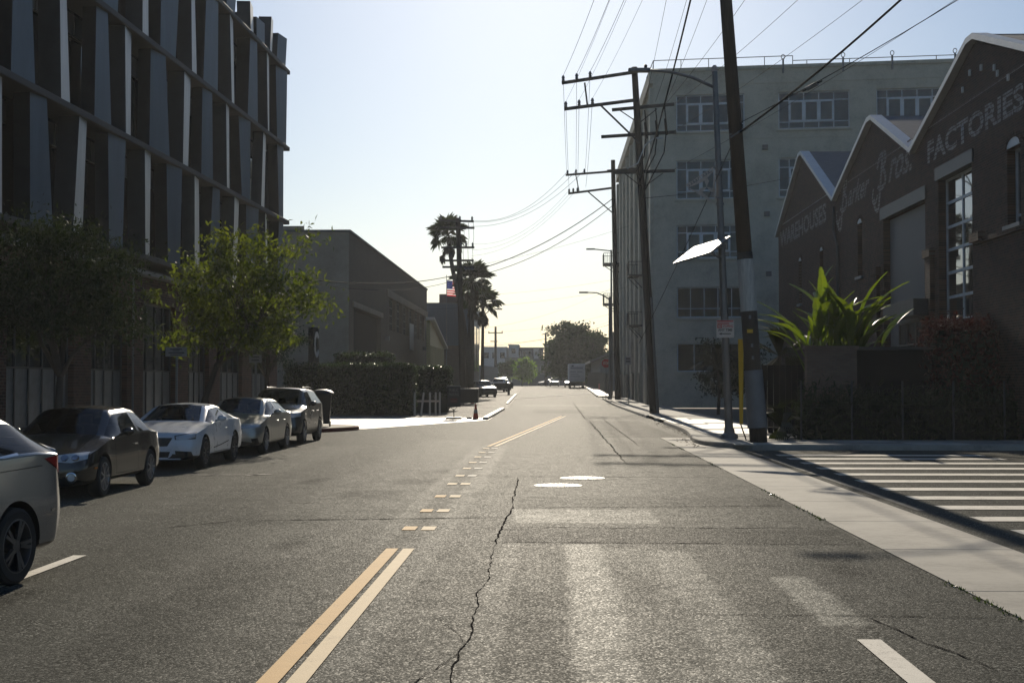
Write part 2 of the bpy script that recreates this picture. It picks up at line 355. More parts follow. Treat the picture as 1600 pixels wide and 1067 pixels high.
road = struct('road', strip([(-40,-9.4,5.1), (54,-9.4,5.1), (54.01,-7.4,5.1), (67,-3.0,5.1), (100,-3.0,5.1), (160,-3.6,5.4), (420,-8,9)], 0), M['asphalt'])
struct('side_street', strip([(-40,5.1,60), (37.7,5.1,60)], 0), M['asphalt'])
apron = struct('driveway_apron', strip([(54,-16,-7.25), (67,-16,-2.95), (71.5,-16,-2.95)], .012), M['conc_b'])
struct('parking_lot', strip([(71.5,-16,-2.95), (100,-16,-2.95), (160,-16,-3.55), (300,-30,-5)], .008), M['asphalt_lot'])
# valley gutter that crosses the street in the distance
mb = MB()
for i in range(8):
    x0 = -3.4+i*1.1; y0 = 132+i*3.2
    mb.add([(x0,y0,zg(y0)+.02), (x0+1.08,y0+3.2,zg(y0+3.2)+.02), (x0+1.08,y0+6.4,zg(y0+6.4)+.02), (x0,y0+3.2,zg(y0+3.2)+.02)], [(0,1,2,3)])
struct('valley_gutter', mb, M['kerb'], road)

def sheet(name, pts, z, m, parent):
    return MB().add([(x, y, z+zg(y)) for x, y in pts], [tuple(range(len(pts)))]).build(name, m, parent, recalc=False)
# --- worn patches and cracks of the carriageway
def crack(p0, p1, wd=.02, jit=.018, seg=.12):
    a = Vector(p0); b = Vector(p1); n = max(4, int((b-a).length/seg)); d = (b-a).normalized(); s = Vector((-d.y, d.x))
    mb = MB(); vs = []; off = 0
    for i in range(n+1):
        off = off*.8 + rnd.uniform(-jit, jit); e = 1-abs(2*i/n-1)**8
        p = a+(b-a)*i/n+s*off*e; h = wd*rnd.uniform(.1,.8)*.5*max(e,.15)
        vs += [(p.x-s.x*h, p.y-s.y*h, .0065+zg(p.y)), (p.x+s.x*h, p.y+s.y*h, .0065+zg(p.y))]
    mb.add(vs, [(2*i, 2*i+1, 2*i+3, 2*i+2) for i in range(n)]); mb.build('crack', M['crack'], road, recalc=False)
for a, b, wd in (((-.6,5),(-.62,15.6),.02), ((-.62,15.6),(-.55,21),.04), ((-.55,21),(-.63,27),.034), ((-4.2,18.3),(-.6,18.9),.08), ((-4.2,18.3),(-4.9,17.4),.05),
        ((-.55,16),(3.6,15.8),.06), ((-.5,17.6),(3.6,17.6),.06), ((-.5,20.3),(3.65,20.8),.06), ((.9,11.1),(3.6,10.95),.035), ((2.5,11.0),(2.9,8.8),.024), ((2.9,8.8),(3.6,8.7),.024),
        ((1.75,31),(1.9,66),.07), ((2.6,40),(2.7,70),.05), ((-3.1,27),(3.6,27),.07), ((-.62,9.5),(-.95,8.0),.012), ((-.9,11),(-.62,9.8),.01), ((.6,20.4),(1.3,19.9),.03),
        ((1.8,66),(2.1,120),.08), ((-2,44),(4.2,45),.04), ((-2.5,78),(4.8,79),.06), ((-2.5,104),(4.8,103),.08)):
    crack(a, b, wd)
# --- paint
def line(name, pts, wd, m, z=.0085, parent=None):
    mb = MB(); vs = []
    for i, p in enumerate(pts):
        a = Vector(pts[max(i-1,0)]); b = Vector(pts[min(i+1,len(pts)-1)]); d = (b-a).normalized()
        for s in (-1, 1): vs.append((p[0]-d.y*s*wd/2*-1, p[1]+d.x*s*wd/2*-1, z+zg(p[1])))
    mb.add(vs, [(2*i, 2*i+1, 2*i+3, 2*i+2) for i in range(len(pts)-1)])
    return mb.build(name, m, parent or road, recalc=False)
line('yellow_centre_line', [(-1.73,2), (-1.74,15.3)], .135, M['yellow'])
line('yellow_centre_line', [(-1.555,2), (-1.557,15.3)], .125, M['yellow_pale'])
for i, y in enumerate((17.4,19.8,22.3,25,27.2,29.5,31.7,34,36.2,38.4)):
    line('yellow_dash', [(-1.76,y-.2), (-1.76,y+.24)], .17, M['yellow'] if i < 3 else M['yellow_pale'])
    line('yellow_dash', [(-1.52,y-.2), (-1.52,y+.24)], .17, M['yellow_pale'] if i < 4 else M['white_paint'])
for dx in (0, .2):
    line('yellow_centre_line', [(-1.75+dx,39.6), (.68+dx,75)], .11, M['yellow'] if not dx else M['yellow_pale'])
line('white_lane_dash', [(2.28,7.2), (2.29,10.0)], .17, M['white_paint'])
line('white_lane_line', [(-5.0,9.5), (-5.0,14.6)], .14, M['white_paint'])
line('parking_mark', [(-6.0,27.2), (-5.6,27.6)], .16, M['faded_paint'])
line('parking_mark', [(-7.0,27.3), (-5.8,27.35)], .12, M['faded_paint'])
for y in (29.7,27.8,25.9,24.0,22.2,20.5,18.8,17.1,31.6,33.4,35.0):
    line('crosswalk_bar', [(5.75,y), (10.9,y)], .62, M['white_paint'])
line('crosswalk_bar', [(5.35,20), (5.35,36)], .12, M['faded_paint'], .0068)
# --- manhole covers
def manhole(x, y, label):
    o = thing('manhole_cover', label, 'manhole', (x, y, 0))
    MB().lathe([(.30,.004), (.40,.011), (.43,.010), (.44,.004)], 40).build('rim', M['cast_iron'], o)
    d = MB().lathe([(.385,.010), (.37,.016)], 40)
    for i in range(-3, 4):
        for j in range(-3, 4):
            if i*i+j*j < 11: d.box((i*.1, j*.1, .018), (.055,.055,.006))
    d.build('lid', M['cast_iron'], o)
manhole(.64, 26.6, 'shiny manhole cover further from the camera, right of the pair')
manhole(.16, 24.7, 'shiny manhole cover nearer the camera, left of the pair')
# --- concrete cross gutter along the mouth of the side street
cg = struct('cross_gutter', strip([(-10,3.66,5.12), (45,3.8,5.12)], .004), M['kerb'])
y = -6.0; k = 0
while y < 43:
    L_ = 3.05
    pts = [(3.68,y), (5.1,y-.0), (5.1,y+L_-.02), (3.68,y+L_-.02)]
    b = MB().prism([(p[0], p[1], .002) for p in pts], (0,0,.010)); b.build('slab', M['conc'], cg, bevel=.004); y += L_; k += 1
# weeds and moss in the joint between asphalt and gutter
mb = MB(); rw_ = random.Random(31)
for i in range(900):
    y = 8+34*rw_.random()**1.1; 
    if math.sin(y*1.7)+math.sin(y*.63+1) < .2: continue
    x = 3.66+rw_.gauss(0,.02); h = rw_.uniform(.01,.04); a = rw_.uniform(0,6.28); dx, dy = .012*math.cos(a), .012*math.sin(a)
    mb.add([(x-dx,y-dy,.003), (x+dx,y+dy,.003), (x+rw_.uniform(-.02,.02),y+rw_.uniform(-.02,.02),h)], [(0,1,2)])
mb.build('joint_weeds', M['leaf_hedge'], cg, recalc=False)['kind'] = 'stuff'
# dry leaves gathered along the kerbs
M['litter'] = mat('dry_leaves', (.13,.09,.045), .9, var=.5, scale=20); mb = MB()
for i in range(420):
    if i < 260: y = rw_.uniform(38.5,62); x = (4.4 if y < 45 else 4.95)-abs(rw_.gauss(0,.16))-.03
    else: y = rw_.uniform(8,50); x = -9.2+abs(rw_.gauss(0,.25))
    a = rw_.uniform(0,6.28); l = rw_.uniform(.02,.05); z = .014+rw_.uniform(0,.012); c_, s2 = math.cos(a)*l, math.sin(a)*l
    mb.add([(x-c_,y-s2,z), (x+s2*.5,y-c_*.5,z+.01), (x+c_,y+s2,z), (x-s2*.5,y+c_*.5,z+.012)], [(0,1,2,3)])
mb.build('leaf_litter', M['litter'], road, recalc=False)['kind'] = 'stuff'
# --- right-hand pavement with its kerb
kerbR = [(5.0,130), (5.0,100), (5.0,66), (5.02,52), (4.75,47), (4.45,43.5), (4.38,41.5), (4.6,39.6), (5.2,38.3), (6.2,37.75), (8,37.7), (60,37.7)]
def kerb(name, path, side, m, parent, w=.16, h=.15, z0=0):
    mb = MB(); vs = []; n = len(path)
    for i, p in enumerate(path):
        d = (Vector(path[min(i+1,n-1)])-Vector(path[max(i-1,0)])).normalized(); s = Vector((-d.y, d.x))*side
        g = zg(p[1])+z0; q = (p[0]+s.x*w, p[1]+s.y*w); c = .025
        vs += [(p[0],p[1],g-.05), (p[0]+s.x*c*.6,p[1]+s.y*c*.6,g+h-c), (p[0]+s.x*c*1.6,p[1]+s.y*c*1.6,g+h), (*q,g+h), (*q,g-.05)]
    fs = []
    for i in range(n-1):
        for k in range(4): fs.append((i*5+k, i*5+k+1, (i+1)*5+k+1, (i+1)*5+k))
    fs += [(0,1,2,3,4), tuple((n-1)*5+k for k in range(5))[::-1]]
    return mb.add(vs, fs).build(name, m, parent)
def smooth_path(p, it=2):
    for _ in range(it):
        q = [p[0]]
        for a, b in zip(p, p[1:]):
            q += [(a[0]*.75+b[0]*.25, a[1]*.75+b[1]*.25), (a[0]*.25+b[0]*.75, a[1]*.25+b[1]*.75)]
        p = q+[p[-1]]
    return p
kp = smooth_path(kerbR)
inner = [(x+.14, y) if y > 45 else (x+.1, y+.1) for x, y in kp]
sw = MB(); vs = []
for x, y in inner:
    if y > 41: vs += [(x, y, zg(y)+.135), (8.2, y, zg(y)+.135)]
n = len(vs)//2; sw.add(vs, [(2*i, 2*i+1, 2*i+3, 2*i+2) for i in range(n-1)])
c = [(x, y, .1352) for x, y in inner if y <= 41.6]; sw.add(c+[(60,41.2,.1352), (4.6,41.2,.1352)], [tuple(range(len(c)+2))])
sidewalk = struct('sidewalk_right', sw, M['kerb'])
kerb('kerb', [p for p in kp if p[1] >= 66.0], 1, M['kerb'], sidewalk)
kerb('kerb', [(5.0,66.2), (5.12,65.6), (5.3,65.3)], 1, M['kerb'], sidewalk, h=.14)
kerb('kerb', [p for p in kp if p[1] <= 61.2], 1, M['kerb'], sidewalk)
slabmesh = {}
def slab(w_, l_, m):
    key = (round(w_,2), round(l_,2), m)
    if key not in slabmesh: slabmesh[key] = MB().box((0,0,0), (w_-.014, l_-.014, .03)).mesh('slab', M[m])
    return slabmesh[key]
for i in range(14):
    for j in range(2):
        y = 43.4+i*1.62
        if j == 0 and y < 46.4: continue
        o = put('slab', slab(1.28, 1.6, 'conc_b' if (i*3+j) % 4 else 'conc'), sidewalk, (5.84+j*1.3, y, .133+rnd.uniform(0,.004)), bevel=.004)
for i in range(17):
    for j in range(2):
        x = 5.9+i*1.62
        o = put('slab', slab(1.6, 1.38, 'conc' if (i+j) % 3 else 'conc_b'), sidewalk, (x, 38.75+j*1.4, .133+rnd.uniform(0,.004)), bevel=.004)
# --- left-hand pavement, ending in a red bulb-out beside the driveway
kl = smooth_path([(-9.3,-30), (-9.3,20), (-9.3,46), (-9.2,49), (-8.3,50.5), (-7.5,52.3), (-7.3,53.6), (-7.9,54.6), (-9,54.9), (-12.5,54.9)])
sl_ = MB(); c = [(x-.1, y-.03 if x > -9 else y, .135) for x, y in kl]; sl_.add(c+[(-16,54.9,.135), (-16,-30,.135)], [tuple(range(len(c)+2))])
swl = struct('sidewalk_left', sl_, M['conc'])
kerb('kerb', [p for p in kl if p[1] < 47], 1, M['kerb'], swl)
kerb('red_kerb', [p for p in kl if p[1] >= 46], 1, M['kerb_red'], swl)
# --- pale kerb islands of the parking lot and far kerbs
kerb('lot_kerb', [(-2.98,67.5), (-2.96,92.5)], 1, M['conc_b'], apron, w=.28, h=.14)
kerb('lot_kerb', [(-3.3,112), (-3.5,150)], 1, M['conc_b'], apron, w=.2, h=.1)
far = struct('sidewalk_far', strip([(140,4.95,6.3), (260,5.7,6.5)], .12), M['conc_b'])
kerb('kerb', [(4.8,140), (5.0,180), (5.55,260)], -1, M['kerb'], far)

# ------------------------------------------------------------------ buildings
def wall_holes(mb, O, Rv, Nv, width, z0, z1, holes, depth, mi=0, mi_rev=0):
    """flat wall from O along Rv with real recesses; holes = (x0, x1, za, zb)"""
    O = Vector(O); Rv = Vector(Rv).normalized(); Nv = Vector(Nv).normalized(); Z = Vector((0,0,1))
    xs = sorted({0, width, *[h[0] for h in holes], *[h[1] for h in holes]}); zs = sorted({z0, z1, *[h[2] for h in holes], *[h[3] for h in holes]})
    xs = [x for x in xs if -1e-6 <= x <= width+1e-6]; zs = [z for z in zs if z0-1e-6 <= z <= z1+1e-6]
    P = lambda x, z, d=0: O+Rv*x+Z*z-Nv*d
    for a, b in zip(xs, xs[1:]):
        for c, d in zip(zs, zs[1:]):
            mx, mz = (a+b)/2, (c+d)/2
            if any(h[0] < mx < h[1] and h[2] < mz < h[3] for h in holes): continue
            mb.add([P(a,c), P(b,c), P(b,d), P(a,d)], [(0,1,2,3)], mi)
    for a, b, c, d in holes:
        mb.add([P(a,c), P(b,c), P(b,d), P(a,d), P(a,c,depth), P(b,c,depth), P(b,d,depth), P(a,d,depth)], [(0,1,5,4), (1,2,6,5), (2,3,7,6), (3,0,4,7), (4,5,6,7)], mi_rev)
panemesh = {}
def window(parent, O, Rv, Nv, x0, x1, z0, z1, cols, rows, fm, gm, fw=.06, inset=.12, mull=.05, name='window', panes=True, pane_m=None):
    """window frame mesh with one child mesh for every pane; cols / rows are lists of fractions"""
    O = Vector(O); Rv = Vector(Rv).normalized(); Nv = Vector(Nv).normalized(); Z = Vector((0,0,1))
    rz = math.atan2(Rv.y, Rv.x); c = O+Rv*(x0+x1)/2-Nv*inset
    key = ('w', round(x1-x0,2), round(z1-z0,2), tuple(cols), tuple(rows), fm, fw, mull)
    W, H = x1-x0, z1-z0
    cx = [-W/2+W*f for f in cols]; rzs = [H*f for f in rows]
    if key not in panemesh:
        mb = MB()
        for i, x in enumerate(cx):
            t = fw if i in (0, len(cx)-1) else mull; xx = x+(t/2 if i == 0 else -t/2 if i == len(cx)-1 else 0)
            mb.bb(xx-t/2, xx+t/2, -.03, .05, 0, H)
        for i, z in enumerate(rzs):
            t = fw if i in (0, len(rzs)-1) else mull; zz = z+(t/2 if i == 0 else -t/2 if i == len(rzs)-1 else 0)
            mb.bb(-W/2+fw, W/2-fw, -.028, .047, zz-t/2, zz+t/2)
        panemesh[key] = mb.mesh(name, M[fm])
    o = put(name, panemesh[key], parent, (c.x, c.y, O.z+z0), rz)
    if panes:
        k = 0
        for a, b in zip(cx, cx[1:]):
            for d, e in zip(rzs, rzs[1:]):
                g = pane_m(k) if pane_m else gm; k += 1
                kk = ('p', round(b-a,3), round(e-d,3), g)
                if kk not in panemesh: panemesh[kk] = MB().box((0,0,0), (b-a-.004, .012, e-d-.004)).mesh('pane', M[g])
                put('pane', panemesh[kk], o, ((a+b)/2, .015+rnd.uniform(-.004,.004), (d+e)/2)).rotation_euler = (rnd.uniform(-.0012,.0012), 0, rnd.uniform(-.0012,.0012))
    return o
def frac(n): return [i/n for i in range(n+1)]

# ---- left: office block with a screen of twisted metal fins above a brick base
fb = thing('fin_facade_building', 'dark office block with twisted blue-grey metal fins over a brick ground floor', 'building', (-12.98,65.4,0), R(-1.65))
LV = [5.9, 9.5, 13.05, 16.75]
# brick base with tall window bays (local y runs along the street, x outward)
bays = [(-1.6,-5.0), (-6.6,-10.2), (-11.8,-14.6), (-16.2,-19.8), (-21.4,-24.6), (-26.0,-30.6), (-33.0,-37.0)]
ww = MB(); holes = [(44+b, 44+a, .55, 4.55) for a, b in bays]
wall_holes(ww, (0,-44,0), (0,1,0), (1,0,0), 44, 0, 5.35, holes, .32)
ww.add([(0,0,0), (-20,0,0), (-20,0,5.35), (0,0,5.35)], [(0,1,2,3)])
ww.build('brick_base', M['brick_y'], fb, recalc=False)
for a, b in bays:
    window(fb, (0,-44,0), (0,1,0), (1,0,0), 44+b, 44+a, .57, 4.53, frac(5 if b-a < -4 else 4), [0,.42,.74,1], 'frame_dark', 'glass', .07, .2, .05, pane_m=lambda k: 'glass_frost' if k % 3 == 0 else 'glass')
    MB().bb(.002, .09, b-.1, a+.1, .42, .55).build('sill', M['kerb'], fb)
MB().bb(.0, .35, -44, .1, 5.36, 5.5).build('ledge', M['galv'], fb, bevel=.02)
MB().bb(-.9, .05, -44, 0, 5.5, 5.62).build('soffit', M['slab'], fb)
for z in LV: MB().bb(-.6, .5, -44, .3, z-.1, z+.1).build('floor_slab', M['slab'], fb, bevel=.03)
for z0, z1 in zip(LV, LV[1:]):      # dark glazing set back behind the fins, in bays with spandrels and columns
    y = 0.0
    while y > -43.5:
        MB().box((-.75, y-.7, (z0+z1)/2), (.04, 1.38, z1-z0-.26)).build('glazing', M['glass'], fb)
        MB().box((-.66, y-.7, z1-.48), (.1, 1.36, .62)).build('spandrel', M['steel_dark'], fb)
        y -= 1.45
    for y in (-7.3, -14.6, -21.9, -29.2, -36.5): MB().box((-.55, y, (z0+z1)/2), (.35, .35, z1-z0-.26)).build('column', M['recess'], fb)
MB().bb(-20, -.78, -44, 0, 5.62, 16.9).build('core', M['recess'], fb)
# soft strip lights inside are lit
em, nt_, p_, N_, L_ = newmat('strip_light'); p_.inputs['Emission Color'].default_value = (1,.75,.45,1); p_.inputs['Emission Strength'].default_value = 1.6
for y, z in ((-30.1,12.35), (-13.6,11.2), (-8.4,11.3)): MB().box((-.70, y, z), (.05, .75, .05), rx=-.25 if y < -20 else 0).build('strip_light', em, fb)
def fin(yw, z0, z1, light, rg, top=False):
    yl = (yw-65.4)/math.cos(R(1.65))
    wb = rg.uniform(.95,1.25) if light else rg.uniform(1.05,1.55); wt = wb*rg.uniform(.62,.85)
    if rg.random() < .5: wb, wt = wt, wb
    if top: wt = wb
    th = R(rg.uniform(5.5,9)) if light else R(-rg.uniform(3,9)); sh = rg.uniform(-.18,.18)
    dep = rg.uniform(.42,.6)
    n = Vector((math.cos(th), math.sin(th), 0)); t = Vector((-math.sin(th), math.cos(th), 0))
    vs = []
    for z, w_, s in ((z0, wb, -sh), (z1, wt, sh)):
        c = Vector((.38, yl+s, z))
        for a, b in ((-w_/2, 0), (w_/2, 0), (w_/2, -dep), (-w_/2, -dep)): vs.append(c+t*a+n*b)
    mb = MB(); mb.add(vs, [(0,1,5,4)], 0); mb.add(vs, [(1,2,6,5), (2,3,7,6), (3,0,4,7), (4,5,6,7), (3,2,1,0)], 1)
    mb.build('fin', [M['fin_sunlit' if light else 'fin_blue'], M['steel_dark']], fb)  # front colour stands for sun or shade on it; returns coloured dark as shaded
rg = random.Random(11)
rows = {0: [33.2,35.9,38.8,41.8,44.8,47.7,50.5,53,56.1,58.8,61.5,64.4], 1: [31.9,34.7,37.5,40.5,42.8,45.9,49.1,51.8,54.8,57.6,60.9,64.3], 2: [32.4,35.2,38.2,41.2,44.4,47,49.9,52.3,55.4,58.9,61.7,64.4]}
start = {0: 1, 1: 0, 2: 1}
for k, ys in rows.items():
    n = len(ys)
    for i, y in enumerate(ys): fin(y, LV[k]+.1, LV[k+1]-.1, (n-1-i) % 2 == 1, rg)
for i, (y, h) in enumerate(((64.4,1.5), (62.3,1.75), (60.2,1.1), (58.6,1.35), (55.2,1.2), (52.3,1.5), (49.5,1.2), (46.5,1.4))): fin(y, LV[3]+.13, LV[3]+h, i % 2 == 1, rg, True)
for y, h in ((63.0,1.0), (59.3,.95)): MB().box((-.3, y-65.4, LV[3]+.13+h/2), (.3, 1.2, h)).build('parapet_panel', M['steel_dark'], fb)
# the end wall: two fins turned round the corner
for k in range(3): MB().bb(-1.6, -.2, .02, .3, LV[k]+.1, LV[k+1]-.1).build('fin', M['fin_blue'], fb)
# conduit on the brick
MB().tube([(.06,-21.0,.1), (.06,-21.0,5.3)], .035).build('downpipe', M['galv'], fb)

# ---- tan brick warehouse beyond the hedge
tw = thing('tan_warehouse', 'tan plastered two-storey warehouse with a big open doorway, behind the hedge', 'building', (0,0,0))
mb = MB(); hs = [(2.2,17,.4,6.8)]; wins = [(22.8+i*5.35, 22.8+i*5.35+4.2, 6.1, 8.7) for i in range(6)]
wall_holes(mb, (-13,89,0), (0,1,0), (1,0,0), 57, 0, 11.65, hs+wins, .5)
mb.build('brick_wall', M['brick_beige_y'], tw, recalc=False)
mb = MB().add([(-40,89,0), (-13,89,0), (-13,89,11.65), (-40,89,11.65)], [(0,1,2,3)]); mb.build('plaster_wall', M['plaster'], tw, recalc=False)
MB().bb(-40, -12.9, 88.9, 146, 11.6, 11.75).build('coping', M['roof_grey'], tw)
MB().bb(-40, -16.0, 88.95, 89.4, 11.76, 12.0).build('parapet_step', M['plaster'], tw)
MB().bb(-12.98, -12.9, 90.6, 106.8, 6.85, 7.2).build('lintel', M['plaster'], tw)
MB().bb(-12.98, -12.9, 110, 146, 8.75, 9.3).build('lintel', M['plaster'], tw)
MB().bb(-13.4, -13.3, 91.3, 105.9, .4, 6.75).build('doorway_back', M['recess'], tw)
for i in range(3): MB().bb(-13.25, -13.2, 91.6, 105.6, 1.0+i*.35, 1.08+i*.35).build('gate_rail', M['galv'], tw)
for a, b, c, d in wins: window(tw, (-13,89,0), (0,1,0), (1,0,0), a, b, c, d, frac(4), frac(4), 'frame_dark', 'glass_blue', .08, .3, .06, pane_m=lambda k: 'glass_blue' if k % 3 else 'glass_wob')
MB().bb(-12.9, -12.85, 127, 130.4, 4.85, 7.3).build('banner', M['white'], tw)
for y in (108.6, 141): MB().box((-12.8,y,5.3), (.35,.3,.35)).build('wall_lamp', M['galv'], tw)

# ---- yellow lean-to shed and blue metal building
sh_ = thing('yellow_shed', 'yellow corrugated lean-to shed with white sloping eave', 'shed')
M['yellow_metal'] = mat('yellow_corrugated', (.5,.43,.22), .6, var=.2, stretch=(8,8,.2))  # base colour lightened to make the wall look sunlit
mb = MB(); mb.prism([(-10.9,126,zg(126)), (-10.9,142,zg(142)), (-10.9,142,5.3), (-10.9,126,7.5)], (-.35,0,0)); mb.build('wall', M['yellow_metal'], sh_)
for i in range(40): MB().box((-10.87, 126.2+i*.4, 3.0), (.05,.16,4.4)).build('rib', M['yellow_metal'], sh_)
mb = MB(); mb.prism([(-10.5,125.8,7.55), (-10.5,142.6,5.24), (-10.5,142.6,5.46), (-10.5,125.8,7.8)], (-.8,0,0)); mb.build('eave', M['white'], sh_)
bl = thing('blue_metal_building', 'blue-grey corrugated metal building with brown base, behind the flag', 'building', (0,0,0))
M['blue_metal'] = mat('blue_corrugated', (.10,.13,.165), .6, var=.15, stretch=(6,6,.2)); M['brown_wall'] = mat('brown_wall', (.14,.115,.095), .85)
MB().bb(-22, -8.9, 156, 176, 6.0, 10.7).build('metal_wall', M['blue_metal'], bl)
MB().bb(-22, -8.95, 156.05, 176, .3, 6.0).build('base_wall', M['brown_wall'], bl)
for i in range(17): MB().bb(-12.9+i*.22, -12.85+i*.22, 155.95, 156.0, 6.0, 10.7).build('seam', M['blue_metal'], bl)
MB().bb(-22, -8.8, 155.9, 176, 10.7, 10.86).build('roof_edge', M['galv'], bl)
MB().bb(-12.8, -10.4, 160, 172, 10.86, 12.1).build('penthouse', M['brown_wall'], bl)
for y in (157.5,163,169): 
    MB().bb(-8.9, -8.85, y, y+4, 3.2, 8.5).build('window', M['glass_blue'], bl)
fp = thing('flag_pole', 'flagpole with the stars-and-stripes flag beside the tall palm', 'flag', (-11.35,152,zg(152)))
MB().tube([(0,0,0), (0,0,13.2)], [.06,.035]).build('pole', M['galv'], fp)
# wind-rippled flag: canton and stripes as separate pieces of cloth
M['flag_blue'] = leafmat('flag_blue', (.02,.03,.12), (.03,.04,.15), .4, .05, .6, (1.5,1.5,1.5)); M['flag_red'] = leafmat('flag_red', (.38,.02,.03), (.45,.03,.04), .5, .05, .6, (1.4,1.4,1.4)); M['flag_white'] = leafmat('flag_white', (.6,.6,.58), (.7,.7,.68), .5, .05, .6, (1.2,1.2,1.2))
def cloth(name, u0, u1, z0, z1, m):
    mb = MB(); vs = []; n = 8
    for i in range(n+1):
        u = u0+(u1-u0)*i/n; yy = .12*math.sin(u*4.2)*u; dz = -.16*u*u*.5
        vs += [(u+.04, yy, z0+dz), (u+.04, yy, z1+dz)]
    mb.add(vs, [(2*i, 2*i+2, 2*i+3, 2*i+1) for i in range(n)]).build(name, M[m], fp, recalc=False)
FT = 12.6; sh0 = .132
for i in range(13):
    z1 = FT-i*sh0; u0 = .62 if i < 7 else 0
    cloth('stripe', u0, 1.35, z1-sh0, z1, 'flag_red' if i % 2 == 0 else 'flag_white')
cloth('canton', 0, .62, FT-7*sh0, FT, 'flag_blue')
for i in range(5):
    for j in range(4):
        u = .09+i*.11; z = FT-.13-j*.22; cloth('star', u, u+.045, z-.045, z, 'flag_white')

# ---- right: tall grey concrete loft building
C0 = Vector((7.6,100,0)); FR = Vector((.992,-.127,0)).normalized(); FN = Vector((FR.y, -FR.x, 0))
lb = thing('loft_building', 'tall grey concrete loft building with five rows of wide windows', 'building')
rowsz = [(20.0,22.66), (15.1,17.9), (10.8,13.2), (6.5,8.7), (2.6,4.65)]
cols = [(1.65,6.55), (8.95,13.95), (15.8,20.75), (22.8,27.75), (29.8,34.7)]
LT = 24.4
mb = MB(); hs = [(a,b,c,d) for a,b in cols for c,d in rowsz]
wall_holes(mb, C0, FR, FN, 40, 0, LT, hs, .3)
mb.build('front_wall', M['loft'], lb, recalc=False)
for a, b in cols:
    for k, (c, d) in enumerate(rowsz):
        if a > 22 and k > 1: continue
        if k < 3: cf = [0,.15,.36,.57,.78,1]; rf = [0,.19,.77,1]
        elif k == 3: cf = [0,.2,.4,.6,.8,1]; rf = [0,.3,1]
        else: cf = [0,.25,.5,.75,1]; rf = [0,1]
        o = window(lb, C0, FR, FN, a, b, c, d, cf, rf, 'frame_light', 'glass_blue' if k < 3 else 'glass_dull', .08, .2, .06)
        if k < 3:                       # thicker casement frames in the middle band
            H = d-c; W = b-a
            for i in range(1, 5 if a > 8 else 4):
                x0 = -W/2+W*cf[i]; x1 = -W/2+W*cf[i+1]
                if i == 4: continue
                mb = MB(); t = .13
                mb.bb(x0, x0+t, -.08, -.03, H*.19, H*.77); mb.bb(x1-t, x1, -.08, -.03, H*.19, H*.77)
                mb.bb(x0+t, x1-t, -.08, -.03, H*.19, H*.19+t); mb.bb(x0+t, x1-t, -.08, -.03, H*.77-t, H*.77); mb.build('casement', M['frame_light'], o)
        MB().box(C0+FR*(a+b)/2+FN*.06+Vector((0,0,c-.09)), (b-a+.3,.14,.14), rz=math.atan2(FR.y,FR.x)).build('sill', M['loft'], lb)
rz_ = math.atan2(FR.y, FR.x)
for z, h, o_ in ((LT+.1,.25,.12), (23.4,.14,.05), (19.4,.1,.04), (14.6,.1,.04), (10.2,.1,.04)):
    MB().box(C0+FR*20+FN*o_/2+Vector((0,0,z)), (40.2,o_,h), rz=rz_).build('string_course', M['loft'], lb)
for t in (1.2,8.3,9.6,11.2,12.8,14.2,16.0,17.4,18.8,20.2,21.6):                       # diamond ornaments of the frieze
    c = C0+FR*t+FN*.03+Vector((0,0,22.98)); MB().box(c, (.34,.06,.34), rz=rz_, ry=0).build('frieze_block', M['loft'], lb)
for t, z in ((3,.0), (2.2,.1), (4.2,.05), (5,-.05)):                                    # chevron relief at the corner
    c = C0+FR*t+FN*.03+Vector((0,0,23.8+z-.3)); mb = MB(); mb.bar(c-FR*.5, c+Vector((0,0,.4)), .06); mb.bar(c+FR*.5, c+Vector((0,0,.4)), .06); mb.build('chevron', M['loft'], lb)
for t, z in ((8.0,18.7), (8.1,13.9), (8.2,9.6)): MB().box(C0+FR*t+FN*.08+Vector((0,0,z)), (.4,.16,.35), rz=rz_).build('wall_vent', M['roof_grey'], lb)
# street side
SN = Vector((-1,0,0)); SL = 50.0
mb = MB(); hs = []
for i in range(8):
    a = 2.0+i*6.1
    for c, d in rowsz[:4]: hs.append((a, a+3.9, c, d))
wall_holes(mb, C0+Vector((0,SL,0)), (0,-1,0), SN, SL, 0, LT, [(SL-b, SL-a, c, d) for a,b,c,d in hs], .35)
mb.build('street_wall', M['loft'], lb, recalc=False)
for a, b, c, d in hs: window(lb, C0+Vector((0,SL,0)), (0,-1,0), SN, SL-b, SL-a, c, d, frac(3), [0,.75,1], 'frame_light', 'glass_blue', .08, .22, .06)
for i in range(9): MB().bb(7.35, 7.599, 100.1+i*6.1, 101.4+i*6.1, 0, 23.3).build('pilaster', M['loft'], lb)
MB().bb(7.3, 7.599, 100, 150, 23.6, LT+.2).build('cornice', M['loft'], lb)
MB().bb(7.8, 47, 101.5, 150, LT-.3, LT-.1).build('roof', M['roof_grey'], lb)
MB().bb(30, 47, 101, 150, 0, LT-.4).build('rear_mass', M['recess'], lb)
for i in range(5): MB().bb(7.3, 7.59, 103.5+i*9, 105.0+i*9, .15, 2.6).build('door', M['frame_dark'], lb)
